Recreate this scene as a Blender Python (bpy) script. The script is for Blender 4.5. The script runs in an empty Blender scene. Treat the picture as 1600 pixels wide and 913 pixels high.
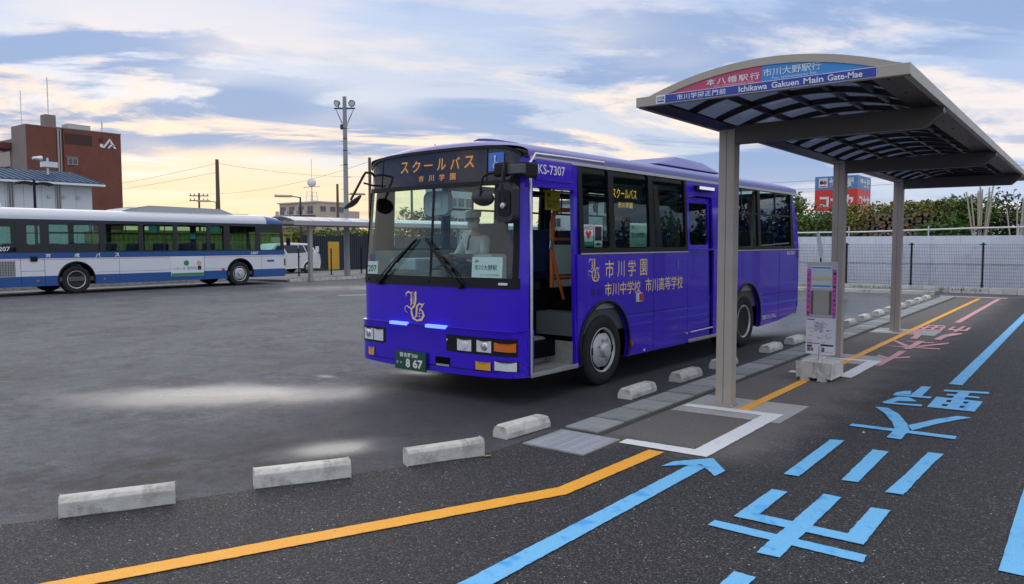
import bpy, bmesh, math, random
import numpy as np
from mathutils import Vector, Matrix
from mathutils.geometry import tessellate_polygon
R = math.radians
random.seed(7); rng = np.random.default_rng(7)
sc = bpy.context.scene
col = sc.collection

# ------------------------------------------------------------------ camera
cam_d = bpy.data.cameras.new('camera'); cam = bpy.data.objects.new('camera', cam_d); col.objects.link(cam)
cam_d.sensor_width = 36.0; cam_d.lens = 26.81; cam_d.clip_end = 2000
cam.matrix_world = (Matrix.Translation((0, 0, 1.75)) @ Matrix.Rotation(R(37.57), 4, 'Z')
                    @ Matrix.Rotation(R(90 - 3.65), 4, 'X') @ Matrix.Rotation(R(-0.14), 4, 'Z'))
sc.camera = cam

# ------------------------------------------------------------------ sky, sun, exposure
SUN_AZ, SUN_EL = 63.0, 13.0          # degrees counter-clockwise from +Y, degrees above the horizon
world = bpy.data.worlds.new('World'); sc.world = world; world.use_nodes = True
nt = world.node_tree; nt.nodes.clear()
def N(tree, t, **kw):
    n = tree.nodes.new(t)
    for k, v in kw.items():
        if k in ('operation', 'blend_type', 'data_type', 'noise_dimensions', 'sky_type', 'feature', 'interpolation_type', 'vector_type', 'clamp', 'use_clamp', 'sun_disc', 'sun_elevation', 'sun_rotation', 'distance', 'bands_direction'):
            setattr(n, k, v)
        else:
            n.inputs[k].default_value = v
    return n
def math_n(tree, op, a, b=None, c=None, clamp=False):
    n = tree.nodes.new('ShaderNodeMath'); n.operation = op; n.use_clamp = clamp
    for i, x in enumerate((a, b, c)):
        if x is None: continue
        if isinstance(x, (int, float)): n.inputs[i].default_value = x
        else: tree.links.new(x, n.inputs[i])
    return n.outputs[0]
def mix_c(tree, fac, a, b, bt='MIX'):
    n = tree.nodes.new('ShaderNodeMix'); n.data_type = 'RGBA'; n.blend_type = bt
    for s, x in ((0, fac), (6, a), (7, b)):
        if isinstance(x, (int, float)): n.inputs[s].default_value = x
        elif isinstance(x, tuple): n.inputs[s].default_value = (*x[:3], 1)
        else: tree.links.new(x, n.inputs[s])
    return n.outputs[2]
def ss(tree, x, a, b):
    n = tree.nodes.new('ShaderNodeMapRange'); n.interpolation_type = 'SMOOTHSTEP'
    tree.links.new(x, n.inputs[0]); n.inputs[1].default_value = a; n.inputs[2].default_value = b
    return n.outputs[0]
def noise(tree, vec, scale, detail=4, rough=.55, dist=0):
    n = tree.nodes.new('ShaderNodeTexNoise'); n.inputs['Scale'].default_value = scale
    n.inputs['Detail'].default_value = detail; n.inputs['Roughness'].default_value = rough; n.inputs['Distortion'].default_value = dist
    if vec is not None: tree.links.new(vec, n.inputs['Vector'])
    return n.outputs[0]

def build_sky():
    T = nt; L = T.links.new
    tc = T.nodes.new('ShaderNodeTexCoord')
    sky = N(T, 'ShaderNodeTexSky', sky_type='NISHITA', sun_disc=False, sun_elevation=R(SUN_EL), sun_rotation=R(-SUN_AZ))
    sep = T.nodes.new('ShaderNodeSeparateXYZ'); L(tc.outputs['Generated'], sep.inputs[0])
    z = math_n(T, 'MAXIMUM', sep.outputs[2], 0.0)
    # a cloud deck seen in perspective: direction divided by height
    den = math_n(T, 'ADD', z, 0.10)
    px = math_n(T, 'DIVIDE', sep.outputs[0], den); py = math_n(T, 'DIVIDE', sep.outputs[1], den)
    # turned so that the cloud bands run across the view
    c, s = math.cos(R(50)), math.sin(R(50))
    u = math_n(T, 'ADD', math_n(T, 'MULTIPLY', px, c), math_n(T, 'MULTIPLY', py, s))
    v = math_n(T, 'SUBTRACT', math_n(T, 'MULTIPLY', py, c), math_n(T, 'MULTIPLY', px, s))
    cb = T.nodes.new('ShaderNodeCombineXYZ'); L(math_n(T, 'MULTIPLY', u, 0.62), cb.inputs[0]); L(math_n(T, 'MULTIPLY', v, 1.0), cb.inputs[1]); cb.inputs[2].default_value = 3.7
    n1 = noise(T, cb.outputs[0], 0.75, 10, .62, .5)
    n2 = noise(T, cb.outputs[0], 1.25, 10, .60, .45)
    cb2 = T.nodes.new('ShaderNodeCombineXYZ'); L(u, cb2.inputs[0]); L(v, cb2.inputs[1]); cb2.inputs[2].default_value = 9.1
    n3 = noise(T, cb2.outputs[0], 0.42, 3, .5)
    # closeness to the sunset direction
    sd = (-math.sin(R(SUN_AZ)), math.cos(R(SUN_AZ)), 0.0)
    dot = T.nodes.new('ShaderNodeVectorMath'); dot.operation = 'DOT_PRODUCT'; L(tc.outputs['Generated'], dot.inputs[0]); dot.inputs[1].default_value = sd
    near = ss(T, dot.outputs['Value'], 0.45, 1.0)
    low = ss(T, z, 0.33, 0.05)
    glow = math_n(T, 'MULTIPLY', near, low)
    deep = math_n(T, 'MULTIPLY', ss(T, dot.outputs['Value'], .80, 1.0), ss(T, z, .12, .0))
    sky_c = mix_c(T, 1.0, sky.outputs[0], (1, 1, 1), 'MULTIPLY')
    hsv = T.nodes.new('ShaderNodeHueSaturation'); hsv.inputs['Saturation'].default_value = .9; hsv.inputs['Value'].default_value = 1.0; L(sky_c, hsv.inputs['Color'])
    # thin veil everywhere, thick grey-blue banks, cream lit edges
    veil = mix_c(T, glow, (3.6, 4.6, 6.6), (5.6, 5.7, 6.0))
    base = mix_c(T, 0.94, hsv.outputs[0], veil)
    lit = mix_c(T, glow, (7.2, 6.7, 6.6), (8.9, 7.0, 5.3))
    band = math_n(T, 'MULTIPLY', ss(T, z, .05, .13), ss(T, z, .22, .14))
    n1b = math_n(T, 'ADD', n1, math_n(T, 'MULTIPLY', band, .05))
    m1 = math_n(T, 'MULTIPLY', ss(T, n1b, 0.47, 0.57), math_n(T, 'SUBTRACT', 1.0, math_n(T, 'MULTIPLY', ss(T, z, .15, .30), .6)))
    c1 = mix_c(T, m1, base, lit)
    bank = mix_c(T, glow, (2.3, 3.3, 5.4), (2.6, 3.5, 5.3))
    m2 = math_n(T, 'MULTIPLY', ss(T, n2, 0.475, 0.58), ss(T, n3, 0.38, 0.52))
    c2 = mix_c(T, math_n(T, 'MULTIPLY', m2, .9), c1, bank)
    # warm haze right at the horizon
    hz = ss(T, z, 0.11, 0.0)
    warm = mix_c(T, near, (5.8, 6.3, 7.0), (8.8, 6.5, 4.1))
    c3 = mix_c(T, math_n(T, 'MULTIPLY', hz, .6), c2, warm)
    c3 = mix_c(T, math_n(T, 'MULTIPLY', deep, .55), c3, (9.6, 6.4, 2.6))
    # an overcast dome brightens towards the zenith
    c3 = mix_c(T, ss(T, z, .28, .75), c3, mix_c(T, .65, mix_c(T, 1.0, c3, (1.9, 1.75, 1.5), 'MULTIPLY'), (9.6, 9.3, 9.3)))
    bg = T.nodes.new('ShaderNodeBackground'); L(c3, bg.inputs[0]); bg.inputs[1].default_value = 0.1
    out = T.nodes.new('ShaderNodeOutputWorld'); L(bg.outputs[0], out.inputs[0])
build_sky()

sun_d = bpy.data.lights.new('sun', 'SUN'); sun = bpy.data.objects.new('sun', sun_d); col.objects.link(sun)
sun_d.energy = 0.5; sun_d.angle = R(45); sun_d.color = (1, .90, .78)
to_sun = Vector((-math.sin(R(SUN_AZ)) * math.cos(R(SUN_EL)), math.cos(R(SUN_AZ)) * math.cos(R(SUN_EL)), math.sin(R(SUN_EL))))
sun.rotation_euler = to_sun.to_track_quat('Z', 'Y').to_euler(); sun.location = (-30, 20, 30)

sc.view_settings.view_transform = 'Standard'; sc.view_settings.look = 'None'
sc.view_settings.exposure = 0.42; sc.view_settings.gamma = 1.0
sc.cycles.max_bounces = 10; sc.cycles.transparent_max_bounces = 24; sc.cycles.diffuse_bounces = 3; sc.cycles.glossy_bounces = 4
sc.cycles.use_denoising = True; sc.cycles.caustics_reflective = False; sc.cycles.caustics_refractive = False; sc.cycles.sample_clamp_indirect = 4

# ------------------------------------------------------------------ materials
MATS = {}
def newmat(name):
    m = bpy.data.materials.new(name); m.use_nodes = True; m.node_tree.nodes.clear(); MATS[name] = m
    return m, m.node_tree
def pbr(name, c, rough=.5, metal=0., spec=.5, coat=0., var=0., vs=4., bump=0., bs=60., rvar=0., emit=0., dirt=None, island=0., objrand=0.):
    if name in MATS: return MATS[name]
    m, T = newmat(name); L = T.links.new
    b = T.nodes.new('ShaderNodeBsdfPrincipled'); o = T.nodes.new('ShaderNodeOutputMaterial'); L(b.outputs[0], o.inputs[0])
    b.inputs['Base Color'].default_value = (*c, 1); b.inputs['Roughness'].default_value = rough; b.inputs['Metallic'].default_value = metal
    b.inputs['Specular IOR Level'].default_value = spec; b.inputs['Coat Weight'].default_value = coat; b.inputs['Coat Roughness'].default_value = .04
    if emit: b.inputs['Emission Color'].default_value = (*c, 1); b.inputs['Emission Strength'].default_value = emit
    tc = T.nodes.new('ShaderNodeTexCoord'); cur = None
    if var or rvar or dirt:
        n = noise(T, tc.outputs['Object'], vs, 6, .6)
        if var:
            cur = mix_c(T, n, tuple(x * (1 - 1.6 * var) for x in c), tuple(min(1, x * (1 + 1.6 * var)) for x in c))
        if dirt:
            n2 = noise(T, tc.outputs['Object'], vs * .37 + 1.1, 7, .65, .4)
            cur = mix_c(T, math_n(T, 'MULTIPLY', ss(T, n2, .48, .72), dirt[1]), cur if cur else c, dirt[0])
        if rvar:
            rr = T.nodes.new('ShaderNodeMapRange'); L(n, rr.inputs[0]); rr.inputs[1].default_value = .3; rr.inputs[2].default_value = .7
            rr.inputs[3].default_value = max(0, rough - rvar); rr.inputs[4].default_value = min(1, rough + rvar); L(rr.outputs[0], b.inputs['Roughness'])
    if island:
        g = T.nodes.new('ShaderNodeNewGeometry')
        src = cur if cur else c
        cur = mix_c(T, g.outputs['Random Per Island'], mix_c(T, 1., src, (1 - island,) * 3, 'MULTIPLY'), mix_c(T, 1., src, (1 + island, 1 + island, 1 + island * .6), 'MULTIPLY'))
    if objrand:
        oi = T.nodes.new('ShaderNodeObjectInfo'); src = cur if cur else c
        cur = mix_c(T, oi.outputs['Random'], mix_c(T, 1., src, (1 - objrand,) * 3, 'MULTIPLY'), mix_c(T, 1., src, (1 + objrand,) * 3, 'MULTIPLY'))
    if cur: L(cur, b.inputs['Base Color'])
    if bump:
        bn = T.nodes.new('ShaderNodeBump'); bn.inputs['Strength'].default_value = bump; bn.inputs['Distance'].default_value = .01
        L(noise(T, tc.outputs['Object'], bs, 3, .6), bn.inputs['Height']); L(bn.outputs[0], b.inputs['Normal'])
    return m
def glass(name, tint, rough=0.0, refl=.05):
    m, T = newmat(name); L = T.links.new
    t = T.nodes.new('ShaderNodeBsdfTransparent'); t.inputs[0].default_value = (*tint, 1)
    g = T.nodes.new('ShaderNodeBsdfGlossy'); g.inputs['Roughness'].default_value = rough; g.inputs[0].default_value = (1, 1, 1, 1)
    lw = T.nodes.new('ShaderNodeLayerWeight'); lw.inputs[0].default_value = .5
    f = math_n(T, 'POWER', lw.outputs['Facing'], 5.0)
    f = math_n(T, 'ADD', math_n(T, 'MULTIPLY', f, .9), refl, clamp=True)
    mx = T.nodes.new('ShaderNodeMixShader'); L(f, mx.inputs[0]); L(t.outputs[0], mx.inputs[1]); L(g.outputs[0], mx.inputs[2])
    o = T.nodes.new('ShaderNodeOutputMaterial'); L(mx.outputs[0], o.inputs[0])
    return m
def emis(name, c, s):
    return pbr(name, c, .4, emit=s)

roof_blue = pbr('bus_roof_faded_sheen_blue', (.105, .095, .36), .42, coat=.35, var=.08, vs=1.0, rvar=.06)  # roof blue paled: sky reflection and fading both mixed into the colour
blue_bus = pbr('bus_blue_paint', (.042, .006, .60), .34, spec=.25, coat=.6, var=.04, vs=.9, bump=.10, bs=1.6, dirt=((.035, .016, .33), .35))
black_trim = pbr('black_trim', (.009, .009, .010), .45, spec=.25, var=.1)
rubber = pbr('rubber', (.014, .014, .015), .8, var=.2, vs=12, bump=.3, bs=80, dirt=((.05, .045, .04), .4))
under = pbr('underbody_black', (.006, .006, .006), .95, spec=.05)
silver = pbr('silver_trim', (.62, .63, .65), .3, .9, var=.1, vs=8)
rim_m = pbr('wheel_silver', (.56, .57, .58), .42, .25, var=.12, vs=9, dirt=((.16, .14, .12), .5))
chrome = pbr('chrome', (.8, .8, .82), .1, 1.0)
gold = pbr('gold_lettering', (.95, .70, .27), .5)
white_p = pbr('white_paint', (.78, .79, .80), .45, coat=.2, var=.03)
white_sticker = pbr('white_sticker', (.80, .80, .79), .6)
dark_print = pbr('dark_print', (.02, .02, .03), .6)
navy_print = pbr('navy_print', (.01, .02, .08), .6)
lens_clear = pbr('lamp_lens', (.75, .77, .78), .12, coat=1.0, spec=.8, var=.1, vs=30)
lens_amber = pbr('amber_lens', (.70, .16, .01), .2, coat=1.0)
lens_yellow = pbr('yellow_lens', (.75, .40, .02), .2, coat=1.0)
lens_red = pbr('red_reflector', (.55, .02, .015), .3, coat=.6)
led_amber = emis('amber_led', (.95, .42, .05), .9)
led_blue = emis('blue_led', (.16, .26, 1.0), 1.1)
lamp_white = emis('white_lamp', (.85, .9, .95), .35)
glass_ws = glass('windscreen_glass', (.90, .99, .965), refl=.028)
glass_cl = glass('clear_side_glass', (.90, .97, .95), refl=.02)
glass_sd = glass('side_glass', (.66, .80, .76), refl=.02)
glass_dk = glass('smoked_glass', (.62, .62, .68), refl=.03)
glass_van = glass('privacy_glass', (.12, .12, .13), refl=.07)
seat_m = pbr('seat_fabric', (.012, .022, .10), .9, var=.2, vs=20)
int_grey = pbr('interior_grey', (.48, .50, .50), .6, var=.06)
int_dark = pbr('interior_dark', (.09, .10, .105), .7, var=.1)
orange_pipe = pbr('orange_handrail', (.78, .15, .02), .4, coat=.3)
step_m = pbr('step_plate', (.45, .44, .40), .45, .4, var=.2, vs=10, dirt=((.16, .13, .10), .6))
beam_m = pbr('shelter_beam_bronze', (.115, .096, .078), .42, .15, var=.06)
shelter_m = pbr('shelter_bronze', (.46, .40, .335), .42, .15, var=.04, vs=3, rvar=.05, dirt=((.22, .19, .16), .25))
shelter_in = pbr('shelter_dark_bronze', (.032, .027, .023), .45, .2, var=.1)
concrete = pbr('concrete', (.62, .60, .54), .85, var=.16, vs=9, bump=.5, bs=70, dirt=((.17, .155, .12), .7), objrand=.14)
concrete_d = pbr('concrete_slab_grey', (.27, .285, .285), .8, var=.16, vs=5, bump=.35, bs=90, dirt=((.12, .12, .11), .5), objrand=.2)
galv = pbr('galvanised_steel', (.66, .69, .73), .36, .5, var=.12, vs=12)
pole_m = pbr('concrete_pole', (.30, .31, .31), .75, var=.08, vs=4)
dark_metal = pbr('dark_brown_metal', (.035, .03, .026), .5, .2)

# ------------------------------------------------------------------ geometry helpers
class MB:
    def __init__(s): s.v = []; s.f = []
    def add(s, vs, fs):
        o = len(s.v); s.v += [tuple(p) for p in vs]; s.f += [tuple(i + o for i in f) for f in fs]; return s
    def box(s, x0, x1, y0, y1, z0, z1):
        v = [(x, y, z) for x in (x0, x1) for y in (y0, y1) for z in (z0, z1)]
        return s.add(v, [(0, 1, 3, 2), (4, 6, 7, 5), (0, 4, 5, 1), (2, 3, 7, 6), (0, 2, 6, 4), (1, 5, 7, 3)])
    def obox(s, c, ax, ay, az):
        c, ax, ay, az = map(Vector, (c, ax, ay, az))
        v = [c + ax * i + ay * j + az * k for i in (-1, 1) for j in (-1, 1) for k in (-1, 1)]
        return s.add(v, [(0, 1, 3, 2), (4, 6, 7, 5), (0, 4, 5, 1), (2, 3, 7, 6), (0, 2, 6, 4), (1, 5, 7, 3)])
    def tube(s, pts, r, n=10, r2=None):
        pts = [Vector(p) for p in pts]; m = len(pts); rings = []
        up = None
        for i, p in enumerate(pts):
            d = (pts[min(i + 1, m - 1)] - pts[max(i - 1, 0)]).normalized()
            if up is None:
                up = Vector((0, 0, 1)) if abs(d.z) < .9 else Vector((1, 0, 0))
            a = d.cross(up).normalized(); b = a.cross(d).normalized(); up = b
            rr = r if r2 is None else r + (r2 - r) * i / (m - 1)
            rings.append([p + (a * math.cos(6.28319 * k / n) + b * math.sin(6.28319 * k / n)) * rr for k in range(n)])
        vs = [q for rg in rings for q in rg]; fs = []
        for i in range(m - 1):
            for k in range(n):
                fs.append((i * n + k, i * n + (k + 1) % n, (i + 1) * n + (k + 1) % n, (i + 1) * n + k))
        fs.append(tuple(range(n))[::-1]); fs.append(tuple((m - 1) * n + k for k in range(n)))
        return s.add(vs, fs)
    def lathe(s, prof, n=32, axis='X', c=(0, 0, 0)):
        vs = []; fs = []; m = len(prof)
        for a, r in prof:
            for k in range(n):
                t = 6.28319 * k / n; q = (math.cos(t) * r, math.sin(t) * r)
                vs.append((c[0] + a, c[1] + q[0], c[2] + q[1]) if axis == 'X' else ((c[0] + q[0], c[1] + a, c[2] + q[1]) if axis == 'Y' else (c[0] + q[0], c[1] + q[1], c[2] + a)))
        for i in range(m - 1):
            for k in range(n):
                fs.append((i * n + k, i * n + (k + 1) % n, (i + 1) * n + (k + 1) % n, (i + 1) * n + k))
        if prof[0][1] > 1e-5: fs.append(tuple(range(n)))
        if prof[-1][1] > 1e-5: fs.append(tuple((m - 1) * n + k for k in range(n)))
        return s.add(vs, fs)
    def panel(s, outer, holes, fn, off):
        """polygon with holes, fn maps (a,b) to 3D, off = thickness vector"""
        polys = [outer] + list(holes)
        pts = [p for q in polys for p in q]
        tris = tessellate_polygon([[Vector((a, b, 0)) for a, b in q] for q in polys])
        A = [Vector(fn(*p)) for p in pts]; off = Vector(off); n = len(A)
        fs = [tuple(t) for t in tris] + [tuple(i + n for i in t[::-1]) for t in tris]
        o = 0
        for q in polys:
            k = len(q)
            for i in range(k): fs.append((o + i, o + (i + 1) % k, o + (i + 1) % k + n, o + i + n))
            o += k
        return s.add(A + [a + off for a in A], fs)
    def grid(s, fn, na, nb, thick=None):
        """open sheet from fn(i/na, j/nb); thick = offset vector closes it into a slab"""
        vs = [Vector(fn(i / na, j / nb)) for i in range(na + 1) for j in range(nb + 1)]; w = nb + 1
        fs = [(i * w + j, (i + 1) * w + j, (i + 1) * w + j + 1, i * w + j + 1) for i in range(na) for j in range(nb)]
        if thick is not None:
            n = len(vs); t = Vector(thick); vs = vs + [v + t for v in vs]
            fs = fs + [tuple(i + n for i in f[::-1]) for f in fs]
            edge = [i * w for i in range(na + 1)] + [na * w + j for j in range(1, nb + 1)] + [i * w + nb for i in range(na - 1, -1, -1)] + [j for j in range(nb - 1, 0, -1)]
            for i in range(len(edge)):
                a, b = edge[i], edge[(i + 1) % len(edge)]; fs.append((a, b, b + n, a + n))
        return s.add(vs, fs)
    def mesh(s, name, bevel=0, smooth=None, segs=2):
        me = bpy.data.meshes.new(name); me.from_pydata(s.v, [], s.f)
        bm = bmesh.new(); bm.from_mesh(me)
        if bevel:
            bmesh.ops.remove_doubles(bm, verts=bm.verts, dist=1e-5)
            bmesh.ops.bevel(bm, geom=[e for e in bm.edges if len(e.link_faces) == 2 and e.calc_face_angle(0) > .5], offset=bevel, segments=segs, affect='EDGES', profile=.6)
        bmesh.ops.recalc_face_normals(bm, faces=bm.faces)
        if smooth is not None:
            for f in bm.faces: f.smooth = True
            for e in bm.edges:
                if len(e.link_faces) == 2 and e.calc_face_angle(0) > smooth: e.smooth = False
        bm.to_mesh(me); bm.free()
        return me
    def build(s, name, mat, parent=None, bevel=0, smooth=None, segs=2, label=None, kind=None):
        me = s.mesh(name, bevel, smooth, segs); me.materials.append(mat)
        return link(name, me, parent, label, kind)
def link(name, me, parent=None, label=None, kind=None):
    o = bpy.data.objects.new(name, me); col.objects.link(o)
    if parent is not None: o.parent = parent
    if label: o['label'] = label
    if kind: o['kind'] = kind
    return o
def thing(name, label, cat, loc=(0, 0, 0), rz=0., group=None):
    o = bpy.data.objects.new(name, None); col.objects.link(o); o.location = loc; o.rotation_euler = (0, 0, rz)
    o.empty_display_size = .2
    o['label'] = label; o['category'] = cat
    if group: o['group'] = group
    return o
def tag(o, label, cat, group=None):
    o['label'] = label; o['category'] = cat
    if group: o['group'] = group
    return o
def struct(o): o['kind'] = 'structure'; return o
def frame(o, right, up):
    r, u = Vector(right).normalized(), Vector(up).normalized(); n = r.cross(u)
    m = Matrix((r, u, n)).transposed().to_4x4(); m.translation = Vector(o); return m
def text(name, s, mat, parent, o, right=(1, 0, 0), up=(0, 0, 1), w=None, h=None, bold=0., th=.0015, spacing=1.0, line=1.0, label=None):
    """lettering as thin raised geometry, its lower left corner at o, scaled to w x h"""
    cu = bpy.data.curves.new('t', 'FONT'); cu.body = s; cu.size = 1; cu.offset = bold; cu.space_character = spacing; cu.space_line = line; cu.fill_mode = 'FRONT'; cu.resolution_u = 3
    t = bpy.data.objects.new('t', cu); col.objects.link(t)
    dg = bpy.context.evaluated_depsgraph_get(); me = bpy.data.meshes.new_from_object(t.evaluated_get(dg))
    bpy.data.objects.remove(t); bpy.data.curves.remove(cu)
    n = len(me.vertices); co = np.empty(n * 3); me.vertices.foreach_get('co', co); co = co.reshape(-1, 3)
    if n:
        mn, mx = co.min(0), co.max(0); d = np.maximum(mx - mn, 1e-6)
        sx = (w / d[0]) if w else (h / d[1]); sy = (h / d[1]) if h else sx
        co = (co - mn) * [sx, sy, 0]; co[:, 2] = th
        M = np.array(frame(o, right, up)); co = co @ M[:3, :3].T + M[:3, 3]
        me.vertices.foreach_set('co', co.ravel()); me.update()
    me.name = name; me.materials.clear(); me.materials.append(mat)
    return link(name, me, parent, label)
def leaves(name, blobs, n, size, mat, parent, flat=1.0, seed=1):
    """many leaf-sized quads through the volume of a few ellipsoids"""
    g = np.random.default_rng(seed); P = []
    vol = np.array([b[3] * b[4] * b[5] for b in blobs]) ** .75; cnt = (n * vol / vol.sum()).astype(int)
    for b, k in zip(blobs, cnt):
        d = g.normal(size=(k, 3)); d /= np.linalg.norm(d, axis=1)[:, None]
        r = g.random(k) ** .42
        lump = 1 + .22 * np.sin(d[:, 0] * 7 + b[0] * 3) * np.sin(d[:, 1] * 6 + b[1]) + .18 * np.sin(d[:, 2] * 9 + b[2] * 5)
        P.append(np.array(b[:3]) + d * (r * lump)[:, None] * np.array(b[3:6]))
    P = np.concatenate(P); k = len(P)
    a = g.normal(size=(k, 3)); a /= np.linalg.norm(a, axis=1)[:, None]
    b_ = np.cross(a, g.normal(size=(k, 3))); b_ /= np.linalg.norm(b_, axis=1)[:, None]
    s = size * (.6 + .8 * g.random(k))[:, None]
    V = np.stack([P - a * s, P + b_ * s * .45, P + a * s, P - b_ * s * .45], 1).reshape(-1, 3)
    me = bpy.data.meshes.new(name); me.vertices.add(4 * k); me.vertices.foreach_set('co', V.ravel())
    me.loops.add(4 * k); me.polygons.add(k); me.loops.foreach_set('vertex_index', np.arange(4 * k, dtype=np.int32))
    me.polygons.foreach_set('loop_start', np.arange(0, 4 * k, 4, dtype=np.int32)); me.update(calc_edges=True); me.materials.append(mat)
    return link(name, me, parent)
def poly_sheet(mb, poly, z, holes=(), th=.002):
    return mb.panel(poly, holes, lambda a, b: (a, b, z), (0, 0, -th))

# ------------------------------------------------------------------ ground, walkway, paint
def pos_nodes(T):
    g = T.nodes.new('ShaderNodeNewGeometry'); sp = T.nodes.new('ShaderNodeSeparateXYZ'); T.links.new(g.outputs['Position'], sp.inputs[0])
    return g.outputs['Position'], sp.outputs[0], sp.outputs[1]
def ellipse_mask(T, X, Y, wob, cx, cy, ang, ax, ay, soft=(1.4, -.15)):
    c, s = math.cos(ang), math.sin(ang)
    dx = math_n(T, 'SUBTRACT', X, cx); dy = math_n(T, 'SUBTRACT', Y, cy)
    a = math_n(T, 'DIVIDE', math_n(T, 'ADD', math_n(T, 'MULTIPLY', dx, c), math_n(T, 'MULTIPLY', dy, s)), ax)
    b = math_n(T, 'DIVIDE', math_n(T, 'SUBTRACT', math_n(T, 'MULTIPLY', dy, c), math_n(T, 'MULTIPLY', dx, s)), ay)
    d = math_n(T, 'SQRT', math_n(T, 'ADD', math_n(T, 'MULTIPLY', a, a), math_n(T, 'MULTIPLY', b, b)))
    return ss(T, math_n(T, 'ADD', d, wob), *soft)
def lot_material():
    m, T = newmat('lot_asphalt'); L = T.links.new
    b = T.nodes.new('ShaderNodeBsdfPrincipled'); o = T.nodes.new('ShaderNodeOutputMaterial'); L(b.outputs[0], o.inputs[0])
    P, X, Y = pos_nodes(T)
    big = noise(T, P, .35, 5, .6); mid = noise(T, P, 2.2, 6, .65); fine = noise(T, P, 130, 2, .7); grit = noise(T, P, 48, 3, .7)
    w = math_n(T, 'MULTIPLY', math_n(T, 'SUBTRACT', noise(T, P, .9, 5, .58), .5), .9)
    masks = [ellipse_mask(T, X, Y, w, *e) for e in (
        (-8.0, 4.85, R(40), 2.5, 1.05, (1.05, .25)), (-5.1, 4.2, R(62), .75, .42, (1.1, .2)), (-7.3, 7.35, R(12), .55, .22), (-8.05, 6.42, 0, .2, .12),
        (-6.6, 20.5, R(84), 7.5, 2.6, (1.25, .35)), (-5.2, 16.6, R(86), 3.6, .8, (1.3, .3)), (-24, 20, R(60), 9, 2.2))]
    w2 = math_n(T, 'MULTIPLY', w, .4)
    core = math_n(T, 'MAXIMUM', ellipse_mask(T, X, Y, w2, -8.05, 5.0, R(38), 1.9, .62, (1.15, -.5)), ellipse_mask(T, X, Y, w2, -5.05, 4.25, R(62), .6, .3, (1.1, -.5)))
    core = math_n(T, 'MAXIMUM', core, ellipse_mask(T, X, Y, w2, -6.4, 20.0, R(84), 5.5, 1.7, (1.2, .3)))
    wet = masks[0]
    for k in masks[1:]: wet = math_n(T, 'MAXIMUM', wet, k)
    c = mix_c(T, ss(T, big, .3, .7), (.074, .080, .096), (.122, .130, .150))
    c = mix_c(T, math_n(T, 'MULTIPLY', ss(T, mid, .50, .72), .55), c, (.072, .066, .062))
    c = mix_c(T, math_n(T, 'MULTIPLY', ss(T, noise(T, P, 9, 8, .78), .46, .60), .6), c, (.040, .039, .042))
    c = mix_c(T, math_n(T, 'MULTIPLY', ss(T, noise(T, P, 3.1, 8, .75), .50, .66), .5), c, (.19, .187, .185))
    stain = math_n(T, 'MULTIPLY', math_n(T, 'MULTIPLY', ss(T, noise(T, P, .9, 8, .72), .50, .60), ss(T, noise(T, P, 14, 5, .7), .36, .56)), .75)
    c = mix_c(T, stain, c, (.050, .040, .035))
    vc = T.nodes.new('ShaderNodeTexVoronoi'); vc.feature = 'DISTANCE_TO_EDGE'; vc.inputs['Scale'].default_value = .21
    wv = T.nodes.new('ShaderNodeVectorMath'); wv.operation = 'ADD'; nz = T.nodes.new('ShaderNodeTexNoise'); nz.inputs['Scale'].default_value = 1.7; nz.inputs['Detail'].default_value = 6; L(P, nz.inputs['Vector']); L(P, wv.inputs[0]); L(nz.outputs['Color'], wv.inputs[1]); L(wv.outputs[0], vc.inputs['Vector'])
    c = mix_c(T, math_n(T, 'MULTIPLY', ss(T, vc.outputs['Distance'], .0035, .0), math_n(T, 'MULTIPLY', ss(T, noise(T, P, .5, 3), .5, .6), .8)), c, (.02, .02, .02))
    # faint tyre arcs
    dx_ = math_n(T, 'ADD', X, 2.0); dy_ = math_n(T, 'ADD', Y, 14.0); rad = math_n(T, 'SQRT', math_n(T, 'ADD', math_n(T, 'MULTIPLY', dx_, dx_), math_n(T, 'MULTIPLY', dy_, dy_)))
    cr = T.nodes.new('ShaderNodeCombineXYZ'); L(rad, cr.inputs[0]); L(math_n(T, 'MULTIPLY', X, .04), cr.inputs[1])
    arcs = math_n(T, 'MULTIPLY', ss(T, noise(T, cr.outputs[0], 1.7, 5, .7), .54, .68), ss(T, noise(T, P, .25, 3), .42, .58))
    c = mix_c(T, math_n(T, 'MULTIPLY', arcs, .55), c, (.040, .039, .042))
    # damp strip along the gutter, with the shade under the bus painted in
    damp_shade = ellipse_mask(T, X, Y, w, -5.2, 9.3, R(88), 7.2, 2.1, (1.2, .5))
    c = mix_c(T, math_n(T, 'MULTIPLY', ss(T, fine, .46, .60), .45), c, (.21, .21, .22))
    c = mix_c(T, math_n(T, 'MULTIPLY', ss(T, grit, .52, .64), .55), c, (.030, .029, .031))
    c = mix_c(T, math_n(T, 'MULTIPLY', ss(T, noise(T, P, 75, 2, .6), .60, .70), .5), c, (.30, .30, .31))
    c = mix_c(T, math_n(T, 'MULTIPLY', damp_shade, .78), c, (.020, .019, .022))
    # brown damp stains trailing along the lot edge
    edge = ellipse_mask(T, X, Y, w, -5.75, 2.9, R(60), 3.0, .75, (1.2, .2))
    c = mix_c(T, math_n(T, 'MULTIPLY', math_n(T, 'MULTIPLY', edge, ss(T, noise(T, P, 2.6, 9, .72), .45, .58)), .75), c, (.036, .029, .025))
    c = mix_c(T, math_n(T, 'MULTIPLY', math_n(T, 'MULTIPLY', ss(T, noise(T, P, .55, 7, .66), .50, .60), ss(T, noise(T, P, 6, 8, .75), .40, .56)), .5), c, (.038, .037, .040))
    c = mix_c(T, math_n(T, 'MULTIPLY', wet, .6), c, (.05, .052, .058))
    L(c, b.inputs['Base Color'])
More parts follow.
